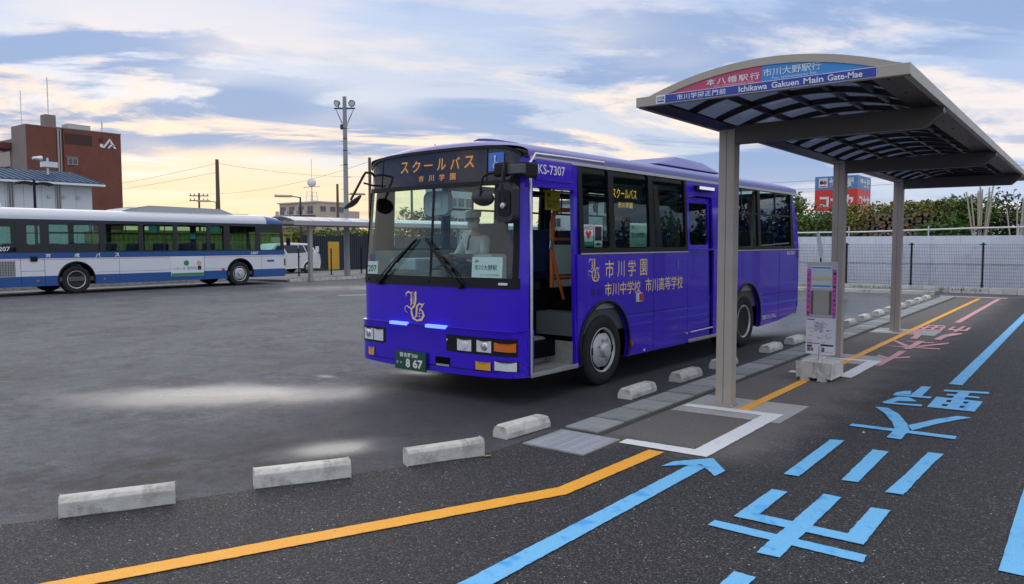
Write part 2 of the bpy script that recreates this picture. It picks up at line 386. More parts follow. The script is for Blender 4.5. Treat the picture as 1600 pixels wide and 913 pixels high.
    rr = math_n(T, 'ADD', .62, math_n(T, 'MULTIPLY', mid, .25)); b.inputs['Specular IOR Level'].default_value = .42
    mr = T.nodes.new('ShaderNodeMix'); L(wet, mr.inputs[0]); L(rr, mr.inputs[2]); mr.inputs[3].default_value = .34
    m3 = T.nodes.new('ShaderNodeMix'); L(core, m3.inputs[0]); L(mr.outputs[0], m3.inputs[2]); m3.inputs[3].default_value = .16
    far_wet = ellipse_mask(T, X, Y, w2, -6.4, 20.0, R(84), 7.5, 2.4, (1.15, .4))
    m4 = T.nodes.new('ShaderNodeMix'); L(far_wet, m4.inputs[0]); L(m3.outputs[0], m4.inputs[2]); m4.inputs[3].default_value = .2; L(math_n(T, 'ADD', .42, math_n(T, 'MULTIPLY', far_wet, .58)), b.inputs['Specular IOR Level']); L(m4.outputs[0], b.inputs['Roughness'])
    bn = T.nodes.new('ShaderNodeBump'); bn.inputs['Distance'].default_value = .010
    L(math_n(T, 'SUBTRACT', .55, math_n(T, 'MULTIPLY', wet, .47)), bn.inputs['Strength']); L(noise(T, P, 95, 3, .7), bn.inputs['Height']); L(bn.outputs[0], b.inputs['Normal'])
    return m
def walk_material():
    m, T = newmat('walkway_asphalt'); L = T.links.new
    b = T.nodes.new('ShaderNodeBsdfPrincipled'); o = T.nodes.new('ShaderNodeOutputMaterial'); L(b.outputs[0], o.inputs[0])
    P, X, Y = pos_nodes(T)
    vo = T.nodes.new('ShaderNodeTexVoronoi'); vo.inputs['Scale'].default_value = 115; L(P, vo.inputs['Vector'])
    w = math_n(T, 'MULTIPLY', math_n(T, 'SUBTRACT', noise(T, P, 2.0, 6, .65), .5), .9)
    # dry, dusty strip under the roof
    dry = math_n(T, 'MULTIPLY', ss(T, math_n(T, 'ADD', X, w), -1.75, -2.45), ss(T, math_n(T, 'ADD', Y, w), 5.5, 6.2))
    big = noise(T, P, .6, 5, .6)
    dark = mix_c(T, big, (.027, .026, .028), (.045, .042, .044)); dusty = mix_c(T, big, (.165, .154, .142), (.22, .205, .19))
    c = dark
    sepc = T.nodes.new('ShaderNodeSeparateColor'); L(vo.outputs['Color'], sepc.inputs[0])
    c = mix_c(T, math_n(T, 'MULTIPLY', ss(T, sepc.outputs[0], .55, .95), .60), c, (.155, .149, .149))
    c = mix_c(T, math_n(T, 'MULTIPLY', ss(T, sepc.outputs[1], .50, .80), .85), c, (.009, .009, .010))
    c = mix_c(T, math_n(T, 'MULTIPLY', dry, .75), c, dusty)
    chip = ss(T, sepc.outputs[2], .990, .999)
    c = mix_c(T, math_n(T, 'MULTIPLY', chip, .8), c, (.55, .55, .53))
    L(c, b.inputs['Base Color'])
    L(math_n(T, 'ADD', .68, math_n(T, 'MULTIPLY', dry, .2)), b.inputs['Roughness']); b.inputs['Specular IOR Level'].default_value = .35
    bn = T.nodes.new('ShaderNodeBump'); bn.inputs['Strength'].default_value = .9; bn.inputs['Distance'].default_value = .006
    inv = math_n(T, 'SUBTRACT', 1.0, vo.outputs['Distance']); L(inv, bn.inputs['Height']); L(bn.outputs[0], b.inputs['Normal'])
    return m
def paint_material(name, c, c2, wear=.5):
    m, T = newmat(name); L = T.links.new
    b = T.nodes.new('ShaderNodeBsdfPrincipled'); o = T.nodes.new('ShaderNodeOutputMaterial')
    P, X, Y = pos_nodes(T)
    n = noise(T, P, 5, 6, .6); f = noise(T, P, 90, 3, .7)
    cc = mix_c(T, ss(T, n, .55, .66), c, c2)
    cc = mix_c(T, math_n(T, 'MULTIPLY', ss(T, f, .56, .66), wear), cc, tuple(x * .30 + .02 for x in c))
    cc = mix_c(T, math_n(T, 'MULTIPLY', ss(T, noise(T, P, 22, 6, .75), .62, .70), .55), cc, (.09, .085, .085))
    cc = mix_c(T, math_n(T, 'MULTIPLY', ss(T, noise(T, P, 1.3, 6, .7), .5, .75), .22), cc, tuple(x * .6 + .05 for x in c))
    L(cc, b.inputs['Base Color']); b.inputs['Roughness'].default_value = .62
    bn = T.nodes.new('ShaderNodeBump'); bn.inputs['Strength'].default_value = .45; bn.inputs['Distance'].default_value = .004
    L(noise(T, P, 75, 2, .6), bn.inputs['Height']); L(bn.outputs[0], b.inputs['Normal'])
    L(b.outputs[0], o.inputs[0])
    return m
lot_m = lot_material(); walk_m = walk_material()
p_orange = paint_material('orange_road_paint', (.93, .41, .025), (.93, .46, .05))
p_blue = paint_material('blue_road_paint', (.17, .52, .86), (.07, .38, .82), .45)
p_white = paint_material('white_road_paint', (.80, .80, .82), (.74, .74, .76), .35)
p_pink = paint_material('pink_road_paint', (.72, .33, .36), (.78, .45, .47), .5)
p_pad = paint_material('cement_pad', (.40, .40, .38), (.33, .33, .31), .4)

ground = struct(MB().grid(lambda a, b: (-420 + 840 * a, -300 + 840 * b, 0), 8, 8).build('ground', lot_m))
BND = [(-9.0, -4.8), (-5.28, 1.90), (-4.93, 2.62), (-3.98, 4.77), (-3.98, 5.25), (-3.98, 28.5)]
wb = MB(); poly_sheet(wb, BND + [(14, 28.5), (14, -4.8)], .005, th=.004)
walkway = struct(wb.build('walkway', walk_m))
rag = random.Random(12)
def ragged(poly):
    out = []
    for i, (ax, ay) in enumerate(poly):
        bx, by = poly[(i + 1) % len(poly)]; d = math.hypot(bx - ax, by - ay); out.append((ax, ay))
        step = .035 if min(ay, by) < 8.5 else .12
        k = min(160, int(d / step))
        for j in range(1, k):
            t = j / k; e = rag.gauss(0, .0016); out.append((ax + (bx - ax) * t - (by - ay) / d * e, ay + (by - ay) * t + (bx - ax) / d * e))
    return out
def mark(name, mat, poly, z, label=None, holes=()):
    mb = MB(); poly_sheet(mb, ragged(poly), z, holes); return mb.build(name, mat, walkway, label=label)
def rect(x0, x1, y0, y1): return [(x0, y0), (x1, y0), (x1, y1), (x0, y1)]
# orange edge line with its bend
mark('orange_line', p_orange, [(-4.53, .9), (-4.40, .86), (-2.87, 4.35), (-2.81, 5.73), (-2.95, 5.72), (-3.0, 4.44)], .0120)
mark('orange_line', p_orange, rect(-2.945, -2.835, 7.66, 9.86), .0122); mark('orange_line', p_orange, rect(-2.945, -2.835, 10.35, 27.4), .0124)
# cement pads round the shelter posts
for y in (7.28, 11.6, 15.95):
    mark('cement_pad', p_pad, [(-3.50, y), (-2.39, y + .06), (-2.39, y + 1.02), (-3.51, y + .97)], .0085)
# white brackets
def bracket(y0, y1, z):
    mark('white_line', p_white, [(-3.265, y0 - .02), (-2.47, y0 + .01), (-2.47, y1 + .12), (-3.47, y1 + .04), (-3.47, y1 - .09), (-2.64, y1 - .04), (-2.64, y0 + .17), (-3.265, y0 + .13)], z)
bracket(5.79, 7.60, .0140); bracket(10.36, 11.98, .0142)
mark('white_line', p_white, rect(-3.47, -3.15, 16.2, 16.34), .0141)
mark('white_line', p_white, rect(-4.05, -2.2, 28.02, 28.16), .0141); mark('pink_line', p_pink, rect(-4.0, -2.2, 27.7, 27.82), .0142)
# blue lines, arrow and lettering
mark('blue_line', p_blue, [(-2.58, .6), (-2.43, .6), (-2.36, 5.55), (-2.49, 5.55)], .0130)
mark('blue_arrow_head', p_blue, [(-2.65, 5.35), (-2.63, 5.52), (-2.415, 5.80), (-2.205, 5.53), (-2.215, 5.36), (-2.42, 5.58)], .0138)
mark('blue_line', p_blue, rect(-1.405, -1.265, 10.64, 27.6), .0130)
mark('blue_line', p_blue, rect(-.362, -.215, 4.70, 24.0), .0130)
mark('blue_arrow_tail', p_blue, rect(-1.472, -1.356, 2.4, 3.84), .0130)
BLUE = [[(-1.855, 4.391), (-1.853, 4.494), (-0.962, 4.490), (-0.958, 4.371)],
  [(-1.466, 4.157), (-1.340, 4.165), (-1.336, 5.423), (-1.452, 5.428)],
  [(-1.784, 4.631), (-1.773, 5.312), (-1.665, 5.318), (-1.668, 4.764), (-1.132, 4.758), (-1.126, 5.329), (-1.013, 5.349), (-1.015, 4.636)],
  [(-1.822, 5.718), (-1.824, 6.982), (-1.715, 7.021), (-1.712, 5.728)],
  [(-1.439, 5.829), (-1.450, 6.861), (-1.331, 6.870), (-1.329, 5.851)],
  [(-1.124, 5.728), (-1.092, 6.270), (-1.077, 6.744), (-1.064, 7.045), (-0.951, 7.056), (-0.972, 6.774), (-0.991, 6.346), (-1.009, 5.741)],
  [(-1.827, 7.629), (-1.821, 7.733), (-0.951, 7.778), (-0.951, 7.655)],
  [(-1.445, 7.362), (-1.329, 7.359), (-1.336, 7.776), (-1.400, 8.035), (-1.551, 8.445), (-1.706, 8.698), (-1.821, 8.672), (-1.671, 8.395), (-1.525, 8.013), (-1.450, 7.723)],
  [(-1.384, 7.977), (-1.210, 8.433), (-1.065, 8.710), (-0.944, 8.709), (-1.041, 8.523), (-1.176, 8.204), (-1.315, 7.791)],
  [(-1.813, 9.518), (-1.807, 9.676), (-1.750, 9.813), (-1.687, 9.871), (-1.654, 9.617)],
  [(-1.647, 9.582), (-1.642, 10.265), (-1.543, 10.282), (-1.532, 9.559)],
  [(-1.813, 9.518), (-1.437, 9.621), (-1.433, 9.508), (-1.793, 9.453)],
  [(-1.818, 8.986), (-1.746, 9.399), (-1.641, 9.449), (-1.523, 9.253), (-1.685, 9.150), (-1.736, 8.983)],
  [(-1.821, 9.001), (-1.441, 9.089), (-1.439, 8.994), (-1.795, 8.930)],
  [(-1.391, 10.178), (-0.950, 10.329), (-0.948, 10.197), (-1.382, 10.068)],
  [(-1.325, 9.914), (-1.002, 9.928), (-1.006, 9.839), (-1.319, 9.819)],
  [(-1.244, 9.631), (-1.236, 10.209), (-1.121, 10.191), (-1.135, 9.619)],
  [(-1.394, 9.663), (-0.948, 9.666), (-0.956, 9.037), (-1.384, 9.000)]]
HOLES = [[(-1.273, 9.543), (-1.227, 9.550), (-1.223, 9.395), (-1.266, 9.391)],
  [(-1.278, 9.264), (-1.223, 9.279), (-1.225, 9.146), (-1.270, 9.138)],
  [(-1.114, 9.560), (-1.061, 9.563), (-1.070, 9.412), (-1.111, 9.426)],
  [(-1.112, 9.275), (-1.067, 9.282), (-1.076, 9.146), (-1.109, 9.155)]]
PINK = [[(-2.464, 11.714), (-2.461, 12.194), (-2.490, 13.426), (-2.387, 13.463), (-2.384, 12.531), (-2.394, 11.696)],
  [(-2.651, 12.647), (-2.657, 12.799), (-2.475, 12.555), (-2.485, 12.433)],
  [(-2.420, 12.585), (-2.224, 12.894), (-2.213, 12.693), (-2.385, 12.473)],
  [(-2.474, 13.702), (-2.374, 13.749), (-2.377, 15.005), (-2.485, 14.956)],
  [(-2.859, 13.958), (-2.530, 14.004), (-2.005, 14.118), (-1.999, 13.988), (-2.519, 13.872)],
  [(-2.855, 14.809), (-2.815, 14.870), (-2.490, 14.246), (-2.501, 13.997)],
  [(-2.007, 15.048), (-1.995, 14.862), (-2.324, 14.087), (-2.376, 14.231)],
  [(-2.622, 14.746), (-2.607, 14.819), (-2.216, 14.893), (-2.212, 14.775)],
  [(-2.665, 15.273), (-2.547, 15.279), (-2.575, 15.850), (-2.655, 16.240), (-2.773, 16.566), (-2.854, 16.564), (-2.746, 16.173), (-2.671, 15.693)],
  [(-2.305, 15.377), (-2.183, 15.338), (-2.166, 15.945), (-2.005, 16.537), (-2.016, 16.729), (-2.172, 16.651), (-2.272, 16.162)],
  [(-2.796, 18.021), (-2.462, 18.133), (-2.419, 17.904), (-2.780, 17.812)],
  [(-2.845, 17.483), (-2.440, 17.675), (-2.404, 17.535), (-2.835, 17.322)],
  [(-2.848, 17.004), (-2.419, 17.180), (-2.407, 16.991), (-2.840, 16.810)],
  [(-2.774, 16.858), (-2.796, 18.021), (-2.746, 18.035), (-2.713, 16.883)],
  [(-2.618, 16.895), (-2.632, 18.074), (-2.583, 18.088), (-2.564, 16.914)],
  [(-2.468, 16.966), (-2.495, 18.065), (-2.450, 18.076), (-2.415, 16.985)],
  [(-2.346, 17.293), (-2.334, 17.923), (-2.288, 17.893), (-2.280, 17.222)],
  [(-2.211, 16.942), (-2.185, 18.184), (-2.132, 18.157), (-2.140, 16.937)],
  [(-2.055, 17.192), (-2.066, 17.950), (-2.007, 17.994), (-1.997, 17.234)],
  [(-2.327, 17.388), (-2.012, 17.420), (-1.995, 17.216), (-2.316, 17.195)]]
for i, p in enumerate(BLUE):
    mark('blue_character_stroke', p_blue, p, .0128 + .0005 * (i % 4) + (.0002 if i > 8 else 0), holes=HOLES if i == 17 else ())
for i, p in enumerate(PINK):
    mark('pink_arrow' if i < 3 else 'pink_character_stroke', p_pink, p, .0128 + .0006 * (i % 5))
mark('pink_line', p_pink, rect(-2.44, -2.33, 18.9, 27.5), .0130)

# far painted bay lines out on the lot
for pts in ([(-22.9, 19.4), (-22.75, 19.4), (-18.6, 24.0), (-18.75, 24.0)], [(-20.5, 16.9), (-20.35, 16.9), (-16.2, 21.5), (-16.35, 21.5)], [(-31.7, -5), (-31.55, -5), (-31.55, 20.6), (-31.7, 20.6)]):
    mb = MB(); poly_sheet(mb, pts, .006); mb.build('white_bay_line', p_white, ground)

# gutter of concrete slabs along the bay, with a steel grate at its head
gut = struct(MB().box(-4.0, -3.52, 5.92, 28.4, -.05, .009).build('gutter', pbr('gutter_dirt', (.05, .047, .042), .9, var=.2)))
slab_me = MB().box(-.18, .18, -.249, .249, -.04, .028).mesh('slab', bevel=.008); slab_me.materials.append(concrete_d)
for i in range(41):
    y = 6.20 + i * .536
    s = link('slab', slab_me, gut); s.location = (-3.765 + random.uniform(-.003, .003), y, random.uniform(-.004, .002)); s.rotation_euler = (0, 0, random.uniform(-.006, .006))
gr = thing('drain_grate', 'galvanised steel drain grate set in the asphalt beside the wheel stop', 'grate', (-3.61, 5.55, 0))
MB().box(-.31, .31, -.31, -.285, -.03, .016).box(-.31, .31, .285, .31, -.03, .016).box(-.31, -.285, -.285, .285, -.03, .016).box(.285, .31, -.285, .285, -.03, .016).build('frame', concrete_d, gr)
MB().box(-.284, .284, -.284, .284, -.03, -.002).build('pit', under, gr)
bar = MB().box(-.283, .283, -.0085, .0085, -.01, .016).mesh('bar'); bar.materials.append(galv)
for i in range(25):
    b_ = link('bar', bar, gr); b_.location = (0, -.272 + i * .02267, 0)
cross_me = MB().box(-.006, .006, -.283, .283, -.008, .0185).mesh('cross_bar'); cross_me.materials.append(galv)
for i in range(5):
    b_ = link('cross_bar', cross_me, gr); b_.location = (-.22 + i * .11, 0, 0)

# concrete wheel stops
def stop_mesh(L, W, H, name):
    m = MB(); n = 6
    prof = [(-W / 2, 0), (-W / 2, H * .45), (-W * .36, H * .93), (-W * .25, H), (W * .25, H), (W * .36, H * .93), (W / 2, H * .45), (W / 2, 0)]
    k = len(prof); ys = [-L / 2, -L / 2 + .035, L / 2 - .035, L / 2]; sc_ = [.86, 1, 1, .86]
    vs = [(a * (f if j in (0, 3) else 1), y, h * (f if j in (0, 3) else 1)) for j, (y, f) in enumerate(zip(ys, sc_)) for a, h in prof]
    fs = [(j * k + i, j * k + i + 1, (j + 1) * k + i + 1, (j + 1) * k + i) for j in range(3) for i in range(k - 1)]
    fs += [tuple(range(k)), tuple(3 * k + i for i in range(k))[::-1]]
    fs += [(j * k + k - 1, j * k, (j + 1) * k, (j + 1) * k + k - 1) for j in range(3)]
    me = m.add(vs, fs).mesh(name, bevel=.008); me.materials.append(concrete); return me
def block_mesh(L, W_, H, name, bend=0.):
    prof = [(-W_ / 2, 0), (-W_ / 2, H * .80), (-W_ * .36, H), (W_ * .36, H), (W_ / 2, H * .80), (W_ / 2, 0)]; k = 6
    ys = [-L / 2, .06, L / 2]
    vs = [(a - (bend if j == 0 else 0), y, h + (abs(bend) * .3 if j == 2 else 0) * (h > 0)) for j, y in enumerate(ys) for a, h in prof]
    fs = [(j * k + i, j * k + (i + 1) % k, (j + 1) * k + (i + 1) % k, (j + 1) * k + i) for j in range(2) for i in range(k)] + [tuple(range(k)), tuple(2 * k + i for i in range(k))[::-1]]
    me = MB().add(vs, fs).mesh(name, bevel=.007); me.materials.append(concrete); return me
stop_a = block_mesh(.70, .14, .13, 'wheel_stop'); stop_c = block_mesh(.68, .14, .13, 'wheel_stop', -.05); stop_b = stop_mesh(.62, .19, .12, 'wheel_stop')
STOPS = [(-5.09, 2.34, -28.5, 0, 'long concrete wheel stop nearest the camera, leftmost at the lot edge'),
         (-4.60, 3.44, -29, 0, 'long concrete wheel stop, second from the left along the lot edge'),
         (-4.17, 4.50, -29.5, 2, 'slightly bent concrete wheel stop, third from the left by the yellow line'),
         (-4.19, 5.60, -3, 1, 'white concrete wheel stop right beside the steel drain grate'),
         (-4.17, 7.80, 0, 1, 'concrete wheel stop on the gutter beside the bus front wheel'),
         (-4.17, 9.10, 0, 1, 'concrete wheel stop just left of the front shelter post'),
         (-4.17, 10.35, 1, 1, 'concrete wheel stop half hidden behind the front shelter post'),
         (-4.17, 12.33, 0, 1, 'concrete wheel stop below the bus rear wheel, right of the front post'),
         (-4.17, 13.56, 0, 1, 'concrete wheel stop between bus rear corner and the stop sign'),
         (-4.17, 15.9, 0, 1, 'concrete wheel stop peeking out between stop sign and second post')]
for i, y in enumerate((17.2, 18.5, 19.9, 21.2, 22.5, 23.75, 25.0, 26.3)):
    STOPS.append((-4.17, y, 0, 1, '%s small concrete wheel stop in the row beyond the stop sign, counted from it' % ('first', 'second', 'third', 'fourth', 'fifth', 'sixth', 'seventh', 'farthest')[i]))
for x, y, a, kd, lab in STOPS:
    o = link('wheel_stop', (stop_a, stop_b, stop_c)[kd]); o.location = (x, y, .003); o.rotation_euler = (0, 0, R(a + random.uniform(-.8, .8))); o.scale = (1, random.uniform(.97, 1.03), random.uniform(.95, 1.05))
    tag(o, lab, 'wheel stop', 'concrete wheel stops along the bus bay')

# pebbles, a fallen leaf and weeds
pm = MB(); rp = random.Random(5)
for i in range(24):
    x, y = (rp.uniform(-4.6, -3.4), rp.uniform(2.5, 9)) if i % 2 else (rp.uniform(-3.4, -.6), rp.uniform(3, 9)); s_ = rp.uniform(.003, .007) if i else .014
    pm.add([(x - s_, y, .006), (x, y - s_, .006), (x + s_, y, .006), (x, y + s_, .006), (x, y, .006 + s_ * 1.1)], [(0, 1, 4), (1, 2, 4), (2, 3, 4), (3, 0, 4)])
tag(pm.build('pebbles', pbr('pebble_white', (.62, .61, .58), .7), kind='stuff'), 'scattered tiny pale pebbles on the asphalt', 'pebbles')
lf = MB().add([(0, 0, 0), (.03, .018, .008), (.075, 0, .012), (.03, -.018, .008)], [(0, 1, 2, 3)]).build('fallen_leaf', pbr('leaf_fallen', (.42, .34, .04), .6)); lf.location = (-3.93, 4.72, .012); lf.rotation_euler = (0, 0, .6)
tag(lf, 'small yellow fallen leaf beside the third wheel stop', 'leaf')
def weeds(name, label, pts, n, h, seed):
    g = random.Random(seed); m = MB()
    for i in range(n):
        a, b = pts; t = g.random(); x = a[0] + (b[0] - a[0]) * t + g.uniform(-.08, .08); y = a[1] + (b[1] - a[1]) * t + g.uniform(-.08, .08); z = a[2]
        if math.sin(t * 37 + seed) < .1: continue
        e = g.uniform(0, 6.28); hh = h * g.uniform(.3, 1); w_ = .012; dx, dy = math.cos(e), math.sin(e)
        m.add([(x - dy * w_, y + dx * w_, z), (x + dy * w_, y - dx * w_, z), (x + dx * hh * .5, y + dy * hh * .5, z + hh)], [(0, 1, 2)])
    tag(m.build(name, pbr('weed_green', (.09, .13, .03), .7, island=.4), kind='stuff'), label, 'weeds')

# left pavement across the lot and low kerb below the right-hand fence
pav = pbr('pavement_grey', (.24, .24, .24), .85, var=.15, vs=1.5, bump=.2, dirt=((.12, .12, .09), .5))
pb = MB(); poly_sheet(pb, [(-33.2, -60), (-33.2, 20.9), (-29.5, 21.4), (-29.5, 60), (-75, 60), (-75, -60)], .10, th=.2)
pavement = struct(pb.build('pavement', pav))
kerb_me = MB().box(-.09, .09, -.49, .49, -.1, .13).mesh('kerbstone', bevel=.012); kerb_me.materials.append(concrete)
for i in range(30):
    k = link('kerbstone', kerb_me, pavement); k.location = (-29.42, 21.95 + i, 0)
for i in range(26):
    k = link('kerbstone', kerb_me, pavement); k.location = (-33.12, -5 + i, 0)
rk = struct(MB().box(-32, -4.3, 28.75, 30.1, -.1, .10).build('fence_verge', pav))
kx_me = MB().box(-.49, .49, -.09, .09, -.1, .12).mesh('kerbstone', bevel=.012); kx_me.materials.append(concrete)
for i in range(18):
    k = link('kerbstone', kx_me, rk); k.location = (-4.8 - i, 28.68, 0)
weeds('weeds', 'tufts of weeds along the foot of the wire mesh fence', ((-14, 30.05, .1), (2, 30.05, .0)), 500, .16, 3)
weeds('weeds', 'tufts of weeds along the foot of the navy site fence', ((-37.8, 26, .1), (-37.8, 40, .1)), 600, .35, 4)
weeds('weeds', 'short weeds along the far kerb by the canopy', ((-29.6, 21.5, .1), (-29.6, 34, .1)), 300, .12, 6)

# ------------------------------------------------------------------ bus shelter over the walkway
XL, XR, YF, YB, ZB = -3.35, -1.13, 6.19, 18.3, 2.965
def arch(t):            # roof line across, t 0..1 from the bay side to the walkway side
    return .045 + .20 * (1 - abs(2 * t - 1) ** 2.1)
def shelter():
    sh = thing('bus_shelter', 'long arched bus shelter with bronze posts and dark roof over the walkway', 'bus shelter', (0, 0, 0))
    for y in (7.845, 12.2, 16.45):
        p = MB().box(-3.22, -3.05, y - .075, y + .075, .008, ZB - .03).build('post', shelter_m, sh, bevel=.008)
        bp = MB().box(-3.25, -3.02, y - .105, y + .105, .009, .021).build('base_plate', shelter_m, p)
        for sx in (-3.237, -3.033):
            for sy in (-.092, .092): MB().lathe([(.021, .009), (.033, .008), (.033, 0)], 6, 'Z', (sx, y + sy, 0)).build('anchor_bolt', galv, bp)
        MB().box(-3.137, -3.133, y - .0765, y - .0745, .03, ZB - .04).build('post_seam', shelter_in, p)
        # cantilever beam with its bevelled tip
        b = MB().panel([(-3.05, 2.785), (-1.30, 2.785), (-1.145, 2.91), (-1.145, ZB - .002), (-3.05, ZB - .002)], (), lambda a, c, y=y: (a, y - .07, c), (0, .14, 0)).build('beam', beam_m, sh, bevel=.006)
    # edge fascias
    MB().box(XL, XL + .05, YF + .05, YB, ZB - .005, ZB + .085).build('side_fascia', shelter_m, sh, bevel=.004)
    MB().box(XR - .05, XR, YF + .05, YB, ZB - .005, ZB + .085).build('side_fascia', shelter_m, sh, bevel=.004)
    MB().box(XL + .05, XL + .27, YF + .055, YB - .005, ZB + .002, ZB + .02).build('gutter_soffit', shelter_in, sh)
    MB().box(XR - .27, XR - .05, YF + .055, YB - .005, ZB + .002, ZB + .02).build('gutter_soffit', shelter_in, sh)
    # the front board: straight band, arched cap and the two-colour sign between them
    fb = MB().box(XL, XR, YF, YF + .05, ZB + .0, ZB + .085).build('front_band', shelter_m, sh, bevel=.004)
    n = 28; w = XR - XL - .13
    def fx(t): return XL + .10 + w * t
    cap = MB()
    vs = []; fs = []
    for i in range(n + 1):
        t = i / n; zt = ZB + .075 + .20 * (1 - abs(2 * t - 1) ** 2.0); zb_ = max(ZB + .08, zt - .062)
        for y in (YF + .004, YF + .09):
            vs += [(fx(t), y, zb_), (fx(t), y, zt)]
    for i in range(n):
        o = i * 4; q = o + 4
        fs += [(o, q, q + 1, o + 1), (o + 2, o + 3, q + 3, q + 2), (o + 1, q + 1, q + 3, o + 3), (o, o + 2, q + 2, q)]
    fs += [(0, 1, 3, 2), (n * 4, n * 4 + 2, n * 4 + 3, n * 4 + 1)]
    cap.add(vs, fs).build('arched_cap', shelter_m, sh, smooth=.6)
    def lens(x0, x1, nm, mat):
        def zt(x):
            t = (x - XL - .10) / w; return max(ZB + .087, ZB + .075 + .20 * (1 - abs(2 * t - 1) ** 2.0) - .060)
        k = 14; top = [(x0 + (x1 - x0) * i / k, zt(x0 + (x1 - x0) * i / k)) for i in range(k, -1, -1)]
        return MB().panel([(x0, ZB + .0865), (x1, ZB + .0865)] + top, (), lambda a, c: (a, YF + .012, c), (0, .02, 0)).build(nm, mat, sh)
    pk = lens(-3.06, -2.222, 'pink_sign_face', pbr('sign_pink', (.56, .055, .15), .45, coat=.3))
    bl = lens(-2.22, -1.36, 'light_blue_sign_face', pbr('sign_light_blue', (.02, .27, .70), .45, coat=.3))
    nb = MB().box(-3.06, -1.355, YF - .006, YF - .0005, ZB + .010, ZB + .078).build('navy_sign_band', pbr('sign_navy', (.008, .045, .36), .45, coat=.3), sh)
    wt = pbr('sign_white', (.82, .82, .84), .5)
    MB().box(-3.15, -1.352, YF - .0035, YF - .0004, ZB + .006, ZB + .082).build('white_border', wt, sh)
    y = YF + .0115; up = (0, 0, 1)
    text('lettering', '本八幡駅行', wt, pk, (-2.69, y, ZB + .110), w=.455, h=.056, spacing=1.25, bold=.012)
    text('lettering', 'For Motoyawata Sta.', wt, pk, (-2.62, y, ZB + .0885), w=.345, h=.016)
    text('lettering', '市川大野駅行', wt, bl, (-2.205, y, ZB + .122), w=.45, h=.062, bold=.008)
    text('lettering', 'For Ichikawaono Sta.', wt, bl, (-2.13, y, ZB + .094), w=.35, h=.019)
    text('lettering', '市川学園正門前', wt, nb, (-2.95, YF - .0062, ZB + .020), w=.44, h=.048, spacing=1.1, bold=.012)
    for s_, x_, w_ in (('Ichikawa', -2.40, .235), ('Gakuen', -2.13, .215), ('Main', -1.88, .15), ('Gate-Mae', -1.70, .25)): text('lettering', s_, wt, nb, (x_, YF - .0062, ZB + .020), w=w_, h=.048 if s_ != 'Main' else .047, bold=.02)
    lg = MB().box(-3.145, -3.062, YF - .0066, YF - .0036, ZB + .010, ZB + .078).build('operator_badge', wt, sh)
    [text('character', ch, navy_print, lg, (-3.137 + i * .0135, YF - .0068, ZB + .044), w=.011, h=.022) for i, ch in enumerate('KOSEI')]
    MB().box(-3.135, -3.072, YF - .0078, YF - .0067, ZB + .020, ZB + .034).build('stripe', pbr('badge_blue', (.02, .12, .5), .5), lg)
    bk = [(XL + .05, ZB + .02), (XR - .05, ZB + .02)] + [(fx(t / 16), ZB + .06 + .20 * (1 - abs(t / 8 - 1) ** 2)) for t in range(16, -1, -1)]
    MB().panel(bk, (), lambda a, c: (a, YB - .05, c), (0, .05, 0)).build('rear_board', shelter_in, sh)
    # ribs, purlins and panels of the vault
    nb_ = 19; ribs = [YF + .12 + i * (YB - YF - .2) / nb_ for i in range(nb_ + 1)]
    x0, x1 = XL + .16, XR - .16
    def prof(t): return x0 + (x1 - x0) * t, ZB + .0 + arch(t)
    k = 16
    rib = MB(); vs = []; fs = []
    for i in range(k + 1):
        x, z = prof(i / k)
        for yy in (-.022, .022): vs += [(x, yy, z - .05), (x, yy, z + .012)]
    for i in range(k):
        o = i * 4; q = o + 4
        fs += [(o, q, q + 1, o + 1), (o + 2, o + 3, q + 3, q + 2), (o + 1, q + 1, q + 3, o + 3), (o, o + 2, q + 2, q)]
    fs += [(0, 1, 3, 2), (k * 4, k * 4 + 2, k * 4 + 3, k * 4 + 1)]
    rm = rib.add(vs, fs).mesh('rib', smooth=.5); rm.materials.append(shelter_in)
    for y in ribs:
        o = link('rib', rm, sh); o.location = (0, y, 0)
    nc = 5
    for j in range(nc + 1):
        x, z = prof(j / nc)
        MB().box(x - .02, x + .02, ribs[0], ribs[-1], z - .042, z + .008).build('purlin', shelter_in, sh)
    m, T = newmat('roof_polycarbonate'); L = T.links.new
    tr = T.nodes.new('ShaderNodeBsdfTranslucent'); tr.inputs[0].default_value = (.25, .27, .33, 1)
    df = T.nodes.new('ShaderNodeBsdfTransparent'); df.inputs[0].default_value = (.33, .37, .48, 1)
    gl = T.nodes.new('ShaderNodeBsdfGlossy'); gl.inputs['Roughness'].default_value = .15; gl.inputs[0].default_value = (.8, .85, .95, 1)
    tc = T.nodes.new('ShaderNodeTexCoord'); nz = noise(T, tc.outputs['Object'], 2.3, 6, .7)
    a = T.nodes.new('ShaderNodeMixShader'); L(math_n(T, 'ADD', .45, math_n(T, 'MULTIPLY', nz, .5), clamp=True), a.inputs[0]); L(df.outputs[0], a.inputs[1]); L(tr.outputs[0], a.inputs[2])
    lw = T.nodes.new('ShaderNodeLayerWeight'); lw.inputs[0].default_value = .35
    b = T.nodes.new('ShaderNodeMixShader'); L(math_n(T, 'MULTIPLY', lw.outputs['Facing'], .35), b.inputs[0]); L(a.outputs[0], b.inputs[1]); L(gl.outputs[0], b.inputs[2])
    o = T.nodes.new('ShaderNodeOutputMaterial'); L(b.outputs[0], o.inputs[0])
    dy = ribs[1] - ribs[0]
    for j in range(nc):
        def sh_(a, c, j=j):
            x, z = prof((j + .02 + a * .96) / nc); return (x, (c - .5) * (dy - .05), z + .004)
        pm = MB().grid(sh_, 4, 1, (0, 0, .006)).mesh('roof_panel', smooth=.6); pm.materials.append(m)
        for i in range(nb_):
            q = link('roof_panel', pm, sh); q.location = (0, (ribs[i] + ribs[i + 1]) / 2, 0)
shelter()

